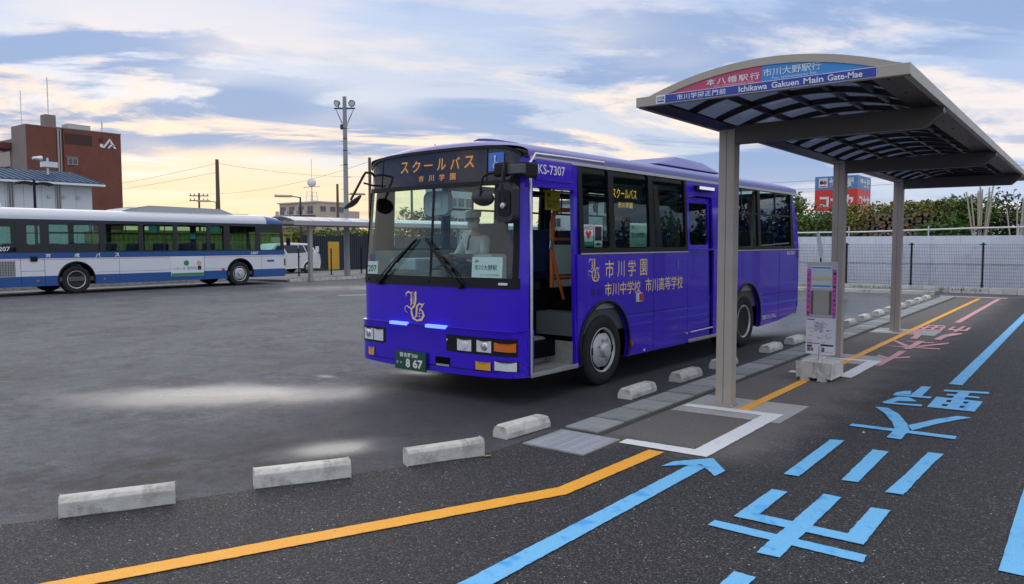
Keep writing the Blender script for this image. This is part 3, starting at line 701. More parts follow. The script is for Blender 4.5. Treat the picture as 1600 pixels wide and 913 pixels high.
# ------------------------------------------------------------------ bus stop sign on its concrete foot
def stop_sign():
    t = thing('bus_stop_sign', 'bus stop sign board with pink side strips on a concrete foot', 'sign', (-2.8, 10.15, 0), R(-1.5))
    # two concrete halves with carrying notches
    def foot(x0, x1):
        return MB().panel([(x0, .03), (x0, .22), (x1, .22), (x1, .03), (x1 - .05, .03), (x1 - .05, .0), (x0 + .05, .0), (x0 + .05, .03)], (), lambda a, c: (a, -.26, c + .012), (0, .52, 0)).build('concrete_foot', concrete, t, bevel=.014)
    foot(-.21, -.0015); foot(.0015, .21)
    MB().tube([(0, 0, .2), (0, 0, .42)], .028, 14).build('pole', galv, t, smooth=.8)
    fr = pbr('aluminium_frame', (.55, .54, .52), .45, .5, var=.08)
    MB().box(-.185, .185, -.012, .03, .335, 1.505).build('back_plate', fr, t, bevel=.005)
    pk = pbr('magenta_strip', (.72, .12, .52), .5); pp = pbr('notice_paper', (.74, .78, .86), .6); gy = pbr('blank_panel', (.42, .40, .36), .7, var=.08)
    for x0, s in ((-.185, 'かならずタッチ!'), (.135, 'ICカードで乗るときは')):
        st = MB().box(x0, x0 + .05, -.0165, -.0125, .80, 1.41).build('pink_strip', pk, t)
        k = len(s); hh = .58 / 10.2
        for i, ch in enumerate(s):
            text('character', ch, dark_print, st, (x0 + .012, -.0167, 1.385 - (i + 1) * hh * (10 / k if k < 10 else 1) + .012), w=.027, h=.034, bold=.02)
    a = MB().box(-.125, .125, -.0175, -.0125, 1.165, 1.455).build('timetable', pp, t)
    ln = pbr('timetable_blue', (.05, .28, .62), .6); ye = pbr('timetable_yellow', (.75, .70, .28), .6); gl = pbr('timetable_grey', (.50, .54, .60), .6)
    MB().box(-.118, .118, -.0185, -.0176, 1.42, 1.437).build('header_bar', ln, a); MB().box(-.118, .118, -.0185, -.0176, 1.185, 1.205).build('footer_bar', ln, a)
    MB().box(-.118, .118, -.0182, -.0176, 1.27, 1.315).build('highlight_rows', ye, a)
    mb = MB()
    for i in range(12): mb.box(-.116, .116, -.0188, -.0183, 1.215 + i * .0165, 1.2175 + i * .0165)
    mb.build('rule_lines', gl, a)
    MB().box(-.125, .125, -.016, -.0125, .825, 1.135).build('blank_panel', gy, t)
    MB().box(-.128, -.098, -.0195, -.0165, .83, 1.13).box(.098, .128, -.0195, -.0165, .83, 1.13).build('panel_rail', pbr('rail_brown', (.16, .12, .09), .6), t)
    MB().box(-.14, .14, -.0215, -.0125, 1.136, 1.160).box(-.14, .14, -.0215, -.0125, .800, .824).build('panel_clip', fr, t)
    b = MB().box(-.183, .183, -.0185, -.0125, .315, .785).build('route_map', pbr('map_paper', (.80, .80, .84), .6), t, bevel=.002)
    MB().box(-.165, -.075, -.0198, -.0187, .755, .768).build('map_heading', pbr('map_blue', (.03, .08, .40), .6), b)
    mb = MB(); r = random.Random(4)
    for i in range(9): x = -.07 + i * .012; mb.box(x, x + .003, -.0196, -.0187, .60 + r.random() * .04, .70 + r.random() * .05)
    for i in range(26):
        x = r.uniform(-.165, .11); z = r.uniform(.50, .73); mb.box(x, x + r.uniform(.02, .06), -.0197, -.0187, z, z + .004)
    for i in range(5): mb.box(-.16 + (i % 2) * .17, -.10 + (i % 2) * .17, -.0197, -.0187, .487 - i * .012, .490 - i * .012)
    mb.box(.005, .165, -.0198, -.0187, .425, .447).box(-.165, -.10, -.0198, -.0187, .405, .430)
    mb.build('map_print', dark_print, b)
    MB().box(-.165, -.005, -.0199, -.0187, .448, .460).box(.07, .16, -.0199, -.0187, .345, .350).build('red_heading', pbr('map_red', (.62, .07, .06), .6), b)
    MB().box(-.16, -.125, -.0199, -.0187, .35, .40).box(-.118, -.085, -.0199, -.0187, .355, .395).box(.015, .055, -.0199, -.0187, .345, .405).build('photo_print', pbr('map_photo', (.22, .12, .10), .6, var=.5, vs=60), b)
    # white pennant blade on its top
    MB().tube([(-.02, 0, 1.5), (-.022, 0, 1.56)], .012, 8).build('hinge', dark_metal, t)
    MB().panel([(-.022, 1.545), (.006, 1.60), (-.012, 1.75), (-.045, 1.86), (-.066, 1.895), (-.078, 1.86), (-.072, 1.75), (-.048, 1.60)], (), lambda a, c: (a, -.006, c), (0, .012, 0)).build('pennant', white_p, t, bevel=.003)
stop_sign()

# ------------------------------------------------------------------ the blue school bus
W = 2.64
def ins(z): return max(0., z - 1.62) * .05
def lean(z): return .07 * max(0., z - 1.3)
def front(v, z, off=0.):
    """point on the bowed bus front; v = metres from the kerb side, off = how far it stands proud"""
    q = abs(2 * v / W - 1); sgn = 1 if v > W / 2 else -1
    y = -.10 - .075 * (1 - min(q, 1.) ** 2) + .10 * max(0., (q - .88) / .12) ** 2 + lean(z)
    k = max(0., (q - .88) / .12)
    return (-(v + sgn * ((off * k if v > W / 2 else 0) - ins(z) * q)), y - off * (1 - .6 * k), z)
def fpatch(v0, v1, z0, z1, off, th=.01, n=None, m=None, ztop=None, zbot=None):
    n = n or max(2, int(abs(v1 - v0) / .07)); m = m or max(1, int((z1 - z0) / .2))
    def f(a, b):
        v = v0 + (v1 - v0) * a; t = ztop(v) if ztop else z1; bt = zbot(v) if zbot else z0
        return front(v, bt + (t - bt) * b, off)
    return MB().grid(f, n, m, (0, th, 0))
def wheel(parent, x, y, Rt, wd, rear=False, s=1):
    """road wheel, its outer face at x looking towards s*X"""
    w = MB().lathe([(-wd, Rt * .62), (-wd, Rt * .9), (-wd + .03, Rt * .985), (-wd * .5, Rt), (-.03, Rt * .985), (-.008, Rt * .93), (0., Rt * .80), (-.012, Rt * .68), (-.03, Rt * .62)], 48, 'X').build('wheel', rubber, parent, smooth=.7)
    w.location = (x, y, Rt); w.rotation_euler = (0, 0, 0 if s > 0 else math.pi)
    rr = Rt * .625
    if rear: prof = [(-wd, rr * .97), (-.03, rr * .97), (-.012, rr * 1.02), (-.006, rr), (-.02, rr * .93), (-.10, rr * .86), (-.14, rr * .6), (-.14, rr * .32), (-.05, rr * .30), (-.04, .0)]
    else: prof = [(-wd, rr * .97), (-.03, rr * .97), (-.012, rr * 1.02), (-.006, rr), (-.025, rr * .93), (-.045, rr * .88), (-.012, rr * .70), (.006, rr * .52), (.004, rr * .36), (.03, rr * .33), (.055, rr * .26), (.06, 0)]
    rm = MB().lathe(prof, 40, 'X').build('rim', rim_m, w, smooth=.5)
    hb = MB(); nu = MB()
    for k in range(8):
        a = 6.2832 * k / 8; c = (rr * .78 * math.cos(a), rr * .78 * math.sin(a)); d = rr * .46
        if k % 2 == 0 or rear: hb.lathe([(-.06, .05 if not rear else .036), (-.011 if not rear else -.09, .05 if not rear else .036), (-.0105 if not rear else -.0895, 0)], 12, 'X', (-.012 if not rear else 0, *c))
        nu.lathe([(-.0, .017), (.028, .015), (.028, 0)], 6, 'X', (.0 if not rear else -.14, rr * (.48 if not rear else .44) * math.cos(a + .39), rr * (.48 if not rear else .44) * math.sin(a + .39)))
    hb.build('hand_holes', under, rm, kind='stuff'); nu.build('wheel_nuts', silver, rm, kind='stuff')
    return w
def arc_cut(cy, cz, r, z0, n=14):
    """points of a wheel-arch cut-out from right foot to left foot along the bottom edge z0, going over the top (y decreasing)"""
    a0 = math.asin(max(-1, (z0 - cz) / r)); pts = []
    for i in range(n + 1):
        a = a0 + (math.pi - 2 * a0) * i / n; pts.append((cy + r * math.cos(a), cz + r * math.sin(a)))
    return pts
def rrect(y0, y1, z0, z1, r=.04, n=3):
    p = []
    for cy, cz, a0 in ((y1 - r, z0 + r, -90), (y1 - r, z1 - r, 0), (y0 + r, z1 - r, 90), (y0 + r, z0 + r, 180)):
        for i in range(n + 1): a = R(a0 + 90 * i / n); p.append((cy + r * math.cos(a), cz + r * math.sin(a)))
    return p
def school_bus():
    bus = thing('school_bus', 'deep blue school bus with gold lettering and open front door', 'bus', (-4.822, 6.559, 0), R(-1.7))
    P = bus
    kerb = lambda y, z: (-ins(z), y, z); off = lambda y, z: (-W + ins(z), y, z)
    FY, RY, FR, RR = 1.53, 5.93, .55, .56
    # --- side panels
    z0 = .30
    low = [(.93, 1.615), (.93, z0)] + arc_cut(FY, .48, FR, z0)[::-1] + [(3.74, z0), (3.74, 1.615)]
    MB().panel(low, (), kerb, (-.045, 0, 0)).build('side_panel', blue_bus, P)
    rearp = [(4.98, 1.615), (4.98, z0)] + arc_cut(RY, .50, RR, z0)[::-1] + [(7.3, z0 + .03), (8.33, z0 + .12), (8.40, .9), (8.42, 1.615)]
    MB().panel(rearp, (), kerb, (-.045, 0, 0)).build('side_panel', blue_bus, P)
    offp = [(.05, 1.615), (.05, z0)] + arc_cut(FY, .48, FR, z0)[::-1] + arc_cut(RY, .50, RR, z0)[::-1] + [(7.3, z0 + .03), (8.33, z0 + .12), (8.42, 1.615)]
    MB().panel(offp, (), off, (.045, 0, 0)).build('side_panel', blue_bus, P)
    # arch lips
    for y, r, z in ((FY, FR, .48), (RY, RR, .50)):
        a = arc_cut(y, z, r + .012, z0 + .02, 20); MB().tube([(.006, p[0], p[1]) for p in a], .022, 8).build('arch_lip', black_trim, P, smooth=.8)
        m = MB(); k = arc_cut(y, z, r + .03, z0, 14)
        vs = [(x, a_, b_) for a_, b_ in k for x in (-.046, -.6)]; m.add(vs, [(2 * i, 2 * i + 2, 2 * i + 3, 2 * i + 1) for i in range(len(k) - 1)]).build('wheel_well', under, P)
    # panel seams
    MB().box(.0006, .002, 2.05, 3.74, .828, .836).build('seam', black_trim, P); MB().box(.0006, .002, 2.73, 2.737, .30, 1.61).build('seam', black_trim, P)
    MB().box(.0006, .002, 6.5, 8.38, .838, .846).build('seam', black_trim, P); MB().box(.0006, .002, 7.40, 7.407, .34, 1.61).build('seam', black_trim, P); MB().box(.0006, .002, .94, 1.02, .86, .866).build('seam', black_trim, P)
    MB().box(.001, .008, .99, 3.74, 1.616, 1.634).box(.001, .008, 5.0, 8.38, 1.616, 1.634).build('belt_moulding', silver, P)
    # --- window bands
    wz0, wz1 = 1.69, 2.645
    kw = [(1.075, 1.645), (1.765, 2.645), (2.76, 3.69)]
    MB().panel([(.985, 1.62), (3.74, 1.62), (3.74, 2.695), (.985, 2.695)], [rrect(a, b, wz0, wz1) for a, b in kw], kerb, (-.05, 0, 0)).build('window_surround', black_trim, P)
    rw = [(5.10, 6.42), (6.53, 8.02)]
    MB().panel([(4.98, 1.62), (8.16, 1.62), (8.10, 2.695), (4.98, 2.695)], [rrect(a, b, wz0, wz1) for a, b in rw], kerb, (-.05, 0, 0)).build('window_surround', black_trim, P)
    ow = [(.42, 1.34), (1.48, 2.48), (2.60, 3.60), (3.72, 4.72), (4.84, 5.84), (5.96, 6.96), (7.08, 8.02)]
    MB().panel([(.10, 1.62), (8.16, 1.62), (8.10, 2.695), (.17, 2.695)], [rrect(a, b, 1.50 + .19, wz1) for a, b in ow], off, (.05, 0, 0)).build('window_surround', black_trim, P)
    for fn, ws, dx in ((kerb, kw, -.02), (kerb, rw, -.02), (off, ow, .02)):
        for a, b in ws:
            g = MB().panel([(a - .01, wz0 - .01), (b + .01, wz0 - .01), (b + .01, wz1 + .01), (a - .01, wz1 + .01)], (), lambda y, z: (fn(y, z)[0] + dx, y, z), (-.005, 0, 0)).build('window_pane', glass_cl if ws is ow else glass_sd, P)
            if ws is rw or (ws is ow and a > 1):
                MB().panel([(a, 2.225), (b, 2.225), (b, 2.255), (a, 2.255)], (), lambda y, z: (fn(y, z)[0] + dx * .4, y, z), (dx * .5, 0, 0)).build('sash_bar', black_trim, g)
                MB().panel([((a + b) / 2 - .015, 2.255), ((a + b) / 2 + .015, 2.255), ((a + b) / 2 + .015, wz1), ((a + b) / 2 - .015, wz1)], (), lambda y, z: (fn(y, z)[0] + dx * .4, y, z), (dx * .5, 0, 0)).build('sash_bar', black_trim, g)
    # --- front door opening: pillars, header, step well, trim
    MB().panel([(.90, .32), (.985, .32), (.985, 2.695), (.90, 2.695)], (), kerb, (-.05, 0, 0)).build('door_pillar', blue_bus, P)
    hd = MB().panel([(.03, 2.36), (.90, 2.36), (.90, 2.70), (.10, 2.70)], (), kerb, (-.05, 0, 0)).build('door_header', blue_bus, P)
    MB().panel(rrect(.16, .87, 2.44, 2.66, .03), (), lambda y, z: (-ins(z) + .012, y, z), (-.011, 0, 0)).build('route_plate', blue_bus, hd, bevel=.004)
    text('lettering', 'KS-7307', white_sticker, hd, (-ins(2.5) + .0125, .215, 2.505), (0, 1, 0), (-.05, 0, 1), w=.50, h=.105, bold=.012)
    MB().tube([(.012, .035, .33), (.012, .035, 1.62), (-.045, .09, 2.62), (-.052, .18, 2.715), (-.055, .9, 2.725), (-.05, 1.55, 2.725)], .018, 8).build('door_trim', silver, P, smooth=.8)
    MB().box(-.95, -.03, .035, .058, .30, 1.25).build('step_side', int_grey, P)
    st = MB().box(-.95, -.02, .06, .90, .30, .335).build('step', step_m, P); MB().box(-.02, .012, .04, .93, .295, .345).build('step_edge', silver, P, bevel=.004)
    MB().box(-.48, -.45, .07, .90, .336, .62).build('step_riser', step_m, P); MB().box(-.95, -.48, .06, .90, .60, .63).build('step', step_m, P); MB().box(-.44, -.05, .895, .90, .336, .60).build('step_side', step_m, P)
    MB().box(-.98, -.95, .07, .90, .63, .93).build('step_riser', int_dark, P)
    # --- sliding middle door
    MB().panel([(3.75, 1.64), (4.97, 1.64), (4.97, 2.695), (3.75, 2.695)], [rrect(3.80, 4.60, 1.66, 2.44, .05)], kerb, (-.03, 0, 0)).build('sliding_door_frame', blue_bus, P)
    dr = MB().panel([(3.82, .34), (4.58, .34), (4.58, 2.42), (3.82, 2.42)], [rrect(3.88, 4.50, 1.72, 2.34, .05)], lambda y, z: (-ins(z) - .035, y, z), (-.03, 0, 0)).build('sliding_door', blue_bus, P)
    MB().panel([(3.87, 1.71), (4.51, 1.71), (4.51, 2.35), (3.87, 2.35)], (), lambda y, z: (-ins(z) - .05, y, z), (-.005, 0, 0)).build('window_pane', glass_sd, dr)
    MB().panel([(3.75, .30), (3.82, .30), (3.82, 1.64), (3.75, 1.64)], (), kerb, (-.03, 0, 0)).build('door_pillar', blue_bus, P); MB().panel([(4.62, .30), (4.975, .30), (4.975, 1.64), (4.62, 1.64)], (), kerb, (-.03, 0, 0)).build('door_pillar', blue_bus, P)
    MB().box(-.02, .02, 3.76, 4.97, .30, .345).build('door_track', silver, P, bevel=.005); MB().tube([(.02, 3.80, .45), (.02, 4.55, .46)], .012, 8).build('door_bar', silver, P)
    sl = MB().box(-.045, .015, 4.0, 4.6, 2.53, 2.59).build('step_lamp', black_trim, P); MB().box(.0155, .022, 4.06, 4.56, 2.538, 2.582).build('lamp_tube', lamp_white, sl)
    # --- front face
    MB_ = fpatch(0, W, .80, 1.262, 0, .05).build('front_panel', blue_bus, P, smooth=.6)
    bp = fpatch(-.0, W, .30, .80, .035, .09, zbot=lambda v: .29 + .03 * abs(2 * v / W - 1) ** 3).build('bumper', blue_bus, P, smooth=.6, bevel=.012)
    fpatch(.30, W - .30, .345, .355, .038, .006).build('crease', black_trim, bp)
    fpatch(.06, W - .01, 1.262, 1.372, .012, .05).build('windscreen_sill', black_trim, P, smooth=.6)
    ztop = lambda v: 2.66 + .155 * (1 - abs(2 * v / W - 1) ** 9) + .02 * (1 - (2 * v / W - 1) ** 2)
    fpatch(.075, .135, 1.372, 2.40, .006, .05).build('windscreen_pillar', black_trim, P, smooth=.6); fpatch(W - .095, W, 1.372, 2.40, .006, .05).build('windscreen_pillar', black_trim, P, smooth=.6)
    fpatch(.0, .074, .80, 2.66, .002, .05, ztop=lambda v: 2.66).build('corner_post', blue_bus, P, smooth=.6)
    fpatch(.075, W, 2.385, 2.435, .012, .05).build('header_bar', black_trim, P, smooth=.6)
    MB().grid(lambda a, b: front(.06 + (W - .06) * a, [ztop(.06 + (W - .06) * a) - .035, ztop(.06 + (W - .06) * a)][int(b + .5)], .010), 40, 1, (0, .05, 0)).build('header_frame', black_trim, P, smooth=.6)
    fpatch(.13, W - .09, 1.372, 2.39, -.004, .006, n=36, m=6).build('windscreen', glass_ws, P, smooth=1)
    fpatch(W / 2 - .012, W / 2 + .012, 1.372, 2.39, -.001, .02).build('windscreen_divider', black_trim, P)
    fpatch(.06, W - .01, 2.43, 2.8, -.035, .02, n=40, m=3, ztop=lambda v: ztop(v) - .01).build('destination_board', pbr('display_charcoal', (.10, .10, .118), .4, coat=.4), P, smooth=1)
    fpatch(.075, W - .01, 2.43, 2.8, .0, .006, n=40, m=3, ztop=lambda v: ztop(v) - .02).build('destination_glass', glass_dk, P, smooth=1)
    for v in (.50, 2.30): fpatch(v - .008, v + .008, 2.43, 2.79, .004, .01).build('display_seam', black_trim, P)
    # LED lettering stands just behind the glass, bent along the bow
    def led(s, v0, v1, z, h, wch):
        k = len(s)
        for i, ch in enumerate(s):
            v = v0 + (v1 - v0) * (i + .5) / k; c = front(v, z, -.030); e = front(v - .05, z, -.030)
            d = Vector(e) - Vector(c); text('led_character', ch, led_amber, P, Vector(c) - d.normalized() * wch / 2 + Vector((0, -.002, 0)), d, (0, .07, 1), w=wch, h=h if ch != 'ー' else h * .14, bold=.01) if ch != 'ー' else text('led_character', ch, led_amber, P, Vector(c) - d.normalized() * wch / 2 + Vector((0, -.002, h * .45)), d, (0, .07, 1), w=wch, h=h * .12)
    led('スクールバス', 2.0, .68, 2.595, .135, .14); led('市川学園', 1.66, .95, 2.475, .075, .085)
    bd = fpatch(.265, .475, 2.535, 2.735, .008, .006).build('wheelchair_badge', pbr('badge_sky_blue', (.02, .16, .62), .4, coat=.4), P)
    c = front(.37, 2.6, .012)
    MB().lathe([(-.004, .035), (0, .035), (0, .025), (-.004, .025)], 20, 'Y', (c[0] - .005, c[1], 2.59)).lathe([(-.004, .0), (-.004, .014), (0, .014)], 12, 'Y', (c[0] - .01, c[1], 2.69)).box(c[0] - .018, c[0] - .004, c[1] - .004, c[1], 2.62, 2.675).box(c[0] - .018, c[0] + .03, c[1] - .004, c[1], 2.615, 2.628).build('wheelchair_symbol', white_sticker, bd)
    # --- roof
    st_ = [(0, .13), (.03, .165), (.09, .20), (.22, .228), (.5, .245), (.9, .25), (4, .25), (7.6, .25), (8.0, .24), (8.2, .21), (8.30, .15), (8.34, .06)]
    nn = 36
    def rf(a, b):
        i = min(int(round(a * (len(st_) - 1))), len(st_) - 1); y, h = st_[i]
        t = math.pi * b; cx, sx = math.cos(t), math.sin(t)
        wv = W / 2 - ins(2.69) - .003 + .012
        x = -W / 2 + wv * (abs(cx) ** .42) * (1 if cx > 0 else -1); qq = abs(x + W / 2) / wv; z = 2.69 + .125 * abs(sx) ** .42 + max(0, h - .11) * (1 - qq ** 2)
        v = min(W, max(0, -x)); q = abs(2 * v / W - 1)
        fy = front(v, 2.75, .0)[1] + .012
        return (x, fy * max(0., 1 - y / 1.6) + y * 1.0 if y < 1.6 else y, z)
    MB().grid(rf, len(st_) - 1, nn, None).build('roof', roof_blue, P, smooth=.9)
    MB().grid(lambda a, b: (rf(a, b)[0], rf(a, b)[1] + .03, rf(a, b)[2] - .04), len(st_) - 1, nn, None).build('ceiling', int_grey, P, smooth=.9)
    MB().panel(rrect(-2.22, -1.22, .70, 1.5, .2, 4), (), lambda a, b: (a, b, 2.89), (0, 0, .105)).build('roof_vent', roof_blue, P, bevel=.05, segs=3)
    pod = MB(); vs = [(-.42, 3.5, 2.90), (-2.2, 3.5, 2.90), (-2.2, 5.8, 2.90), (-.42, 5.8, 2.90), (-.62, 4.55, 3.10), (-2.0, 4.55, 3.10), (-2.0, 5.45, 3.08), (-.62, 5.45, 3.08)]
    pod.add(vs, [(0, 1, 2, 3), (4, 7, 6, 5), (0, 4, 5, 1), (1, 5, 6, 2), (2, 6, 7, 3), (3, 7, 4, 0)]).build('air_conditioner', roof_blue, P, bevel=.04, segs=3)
    # --- rear
    MB().grid(lambda a, b: (-(.0 + W * a) * 1.0 + (ins(.5 + 2.2 * b) * (1 - 2 * a) * -1), 8.42 - .09 * (1 if b < .05 else 0) + .02 * math.sin(math.pi * a) - .30 * max(0, (b - .55) / .45) ** 1.6, .40 + 2.30 * b), 12, 14, (0, -.04, 0)).build('rear_panel', blue_bus, P, smooth=.8)
    MB().panel([(8.16, 1.62), (8.415, 1.62), (8.12, 2.695), (8.10, 2.695)], (), kerb, (-.05, 0, 0)).build('rear_pillar', blue_bus, P); MB().panel([(8.16, 1.62), (8.415, 1.62), (8.12, 2.695), (8.10, 2.695)], (), off, (.05, 0, 0)).build('rear_pillar', blue_bus, P)
    for i in range(7): MB().box(-.004, .006, 8.30, 8.385, 1.46 + i * .025, 1.474 + i * .025).build('vent_slot', black_trim, P)
    # --- lamps and bumper details
    hs = black_trim
    h1 = fpatch(.07, 1.02, .535, .715, .040, .02, ztop=lambda v: .72).build('headlight_housing', hs, P, bevel=.004)
    fpatch(.66, .845, .565, .675, .046, .02).build('headlight', lens_clear, h1, bevel=.01); fpatch(.385, .565, .57, .68, .046, .02).build('headlight', lens_clear, h1, bevel=.01)
    MB().lathe([(-.012, .0), (-.008, .042), (0, .05)], 18, 'Y', Vector(front(.475, .625, .046))).build('lamp_bulb', chrome, h1); MB().lathe([(-.012, .0), (-.008, .042), (0, .05)], 18, 'Y', Vector(front(.75, .62, .046))).build('lamp_bulb', lens_clear, h1)
    fpatch(.085, .33, .59, .672, .047, .02).build('indicator', lens_amber, h1, bevel=.008)
    h2 = fpatch(2.09, 2.56, .535, .72, .040, .02).build('headlight_housing', hs, P, bevel=.004)
    fpatch(2.13, 2.30, .565, .69, .046, .02).build('headlight', lens_clear, h2, bevel=.01); fpatch(2.335, 2.50, .565, .69, .046, .02).build('headlight', lens_clear, h2, bevel=.01); MB().lathe([(-.012, .0), (-.008, .042), (0, .05)], 18, 'Y', Vector(front(2.415, .63, .046))).build('lamp_bulb', chrome, h2)
    MB().box(-W - .05, -W + .03, .02, .16, .585, .70).build('indicator', lens_amber, h2, bevel=.01)
    f1 = fpatch(.395, .575, .375, .445, .050, .02).build('fog_lamp', lens_yellow, P, bevel=.012); f2 = fpatch(.08, .32, .385, .465, .048, .02).build('fog_lamp', lens_clear, P, bevel=.01); f3 = fpatch(2.32, 2.41, .375, .455, .050, .02).build('fog_lamp', lens_yellow, P, bevel=.012)
    fpatch(.06, .34, .37, .48, .041, .02).build('fog_lamp_bezel', hs, P)
    fpatch(.97, 1.20, .345, .455, .0365, .02).build('bumper_opening', under, P); fpatch(.985, 1.185, .352, .375, .040, .02).build('tow_bar', silver, P)
    fpatch(.985, 1.10, .52, .715, .0375, .01).build('tow_hatch', blue_bus, P, bevel=.004); MB().lathe([(-.008, 0), (-.006, .012), (0, .014)], 10, 'Y', Vector(front(1.0, .66, .05))).build('hatch_latch', silver, P)
    for a, b in ((1.67, 1.98), (1.03, 1.345)): fpatch(a, b, .785, .812, .052, .03).build('blue_light_bar', led_blue, P, bevel=.006)
    # number plate
    npl = fpatch(1.325, 1.86, .255, .478, .075, .02).build('number_plate', pbr('plate_green', (.008, .075, .03), .4), P)
    def fl(s, v, z, w, h, mat, o, parent, **k):
        c = front(v, z, o); e = front(v - .3, z, o); d = Vector(e) - Vector(c)
        return text('lettering', s, mat, parent, c, d, (0, 0, 1), w=w, h=h, **k)
    fl('習志野200', 1.77, .405, .32, .052, white_sticker, .077, npl, bold=.02); fl('か', 1.83, .315, .04, .04, white_sticker, .0775, npl); fl('・', 1.755, .325, .022, .022, white_sticker, .078, npl); fl('8', 1.66, .285, .075, .105, white_sticker, .078, npl, bold=.035); fl('67', 1.535, .285, .165, .105, white_sticker, .078, npl, bold=.035)
    # blackletter monogram, built of tapered pen strokes
    def mono(parent, mp, mat):
        def stroke(pts, name='monogram_stroke'):
            L_, Rr = [], []
            for i, (x, y, w) in enumerate(pts):
                a = Vector(pts[max(i - 1, 0)][:2]); b = Vector(pts[min(i + 1, len(pts) - 1)][:2]); d = (b - a).normalized(); n_ = Vector((-d.y, d.x)) * w / 2
                L_.append((x + n_.x, y + n_.y)); Rr.append((x - n_.x, y - n_.y))
            m = MB(); k = len(pts); vs = [mp(*p) for p in L_] + [mp(*p) for p in Rr]
            m.add(vs, [(i, i + 1, k + i + 1, k + i) for i in range(k - 1)]).build(name, mat, parent)
        stroke([(.10, .80, .01), (.12, .92, .05), (.22, .97, .06), (.34, .93, .05), (.44, .98, .01)])
        stroke([(.30, .68, .03), (.36, .74, .03), (.36, .92, .05), (.36, .60, .06), (.32, .52, .05)])
        stroke([(.58, 1.0, .02), (.55, .95, .09), (.55, .70, .09), (.50, .52, .08), (.36, .40, .07), (.24, .46, .05), (.12, .50, .03), (.04, .42, .02), (.06, .32, .015), (.18, .27, .01)])
        stroke([(.44, .95, .015), (.44, .56, .03)])
        stroke([(.36, .44, .05), (.36, .28, .08), (.44, .10, .08), (.62, .03, .06), (.82, .08, .08), (.92, .22, .09), (.86, .36, .06), (.72, .42, .03)])
        stroke([(.62, .52, .08), (.60, .40, .08), (.58, .20, .07), (.52, .12, .04)]); stroke([(.62, .52, .06), (.74, .60, .06), (.84, .56, .05), (.96, .62, .01)])
        stroke([(.90, .58, .05), (.78, .44, .03), (.72, .36, .03)]); stroke([(.72, .38, .014), (.72, .05, .014)]); stroke([(.60, .28, .012), (.88, .28, .012)]); stroke([(.60, .18, .012), (.88, .18, .012)])
    mono(P, lambda a, b: front(1.765 - .375 * a, .83 + .36 * b, .004), gold)
    mono(P, lambda a, b: (.003, 1.13 + .27 * a, 1.285 + .285 * b), gold)
    # side lettering
    for s, y, z, w, h in (('市', 1.515, 1.325, .20, .215), ('川', 1.80, 1.325, .17, .205), ('学', 2.06, 1.325, .19, .21), ('園', 2.365, 1.325, .185, .215)): text('character', s, gold, P, (.001, y, z), (0, 1, 0), w=w, h=h, bold=.006)
    text('lettering', '市川中学校', gold, P, (.001, 1.51, 1.10), (0, 1, 0), w=.87, h=.165, bold=.006); text('lettering', '市川高等学校', gold, P, (.001, 2.51, 1.10), (0, 1, 0), w=1.07, h=.185, bold=.006); text('lettering', '貸切', dark_print, P, (.001, 1.20, 1.11), (0, 1, 0), w=.24, h=.10, spacing=1.3)
    text('lettering', 'KS-7307', white_sticker, P, (.001, 7.78, 1.525), (0, 1, 0), w=.44, h=.065, bold=.03); text('lettering', '京成バスシステム', white_sticker, P, (.001, 6.62, .40), (0, 1, 0), w=.66, h=.085, bold=.03)
    rl = MB().box(.001, .03, 2.26, 2.40, .985, 1.10).build('reflector_mount', white_p, P, bevel=.006); MB().box(.0305, .04, 2.30, 2.40, 1.0, 1.095).build('reflector', lens_red, rl)
    MB().lathe([(0, .032), (.012, .028), (.014, 0)], 14, 'X', (.001, 2.16, .45)).build('side_marker', lens_red, P); MB().panel([(2.46, .345), (2.53, .345), (2.495, .31)], (), lambda a, b: (.0015, a, b), (.001, 0, 0)).build('jacking_mark', white_sticker, P)
    MB().panel([(3.43 + .045 * math.cos(a), 1.44 + .085 * math.sin(a)) for a in [6.2832 * i / 20 for i in range(20)]], (), lambda a, b: (.001, a, b), (.003, 0, 0)).build('speaker_grille', pbr('grille_lilac', (.10, .09, .42), .5), P)
    MB().lathe([(0, .018), (.03, .016), (.03, 0)], 10, 'X', (.0, 3.70, .44)).build('door_buffer', silver, P)
    # --- stickers behind the side glass
    s1 = MB().box(-.034, -.031, 1.09, 1.30, 1.71, 1.97).build('first_aid_sticker', white_sticker, P); text('lettering', 'AED', dark_print, s1, (-.0309, 1.10, 1.91), (0, 1, 0), w=.18, h=.045)
    MB().panel([(1.195, 1.79), (1.26, 1.87), (1.245, 1.895), (1.215, 1.895), (1.195, 1.87), (1.175, 1.895), (1.145, 1.895), (1.13, 1.87)], (), lambda a, b: (-.0305, a, b), (-.0005, 0, 0)).build('heart', lens_red, s1); MB().box(-.0308, -.0303, 1.09, 1.30, 1.71, 1.77).build('green_band', pbr('sticker_green', (.02, .32, .16), .5), s1)
    s2 = MB().box(-.034, -.031, 1.32, 1.50, 1.70, 1.97).build('notice_sticker', white_sticker, P); MB().box(-.0309, -.0303, 1.335, 1.485, 1.78, 1.95).build('print', dark_print, s2); MB().box(-.0309, -.0303, 1.36, 1.46, 1.725, 1.75).build('print', dark_print, s2)
    s3 = MB().box(-.042, -.038, 2.17, 2.60, 1.70, 2.01).build('destination_card', pbr('card_pale_green', (.50, .66, .56), .6), P); text('lettering', 'JR', dark_print, s3, (-.0378, 2.20, 1.92), (0, 1, 0), w=.07, h=.05); text('lettering', '市川大野駅', dark_print, s3, (-.0378, 2.20, 1.82), (0, 1, 0), w=.34, h=.07); text('lettering', 'スクールバス 市川学園', dark_print, s3, (-.0378, 2.33, 1.715), (0, 1, 0), w=.24, h=.022)
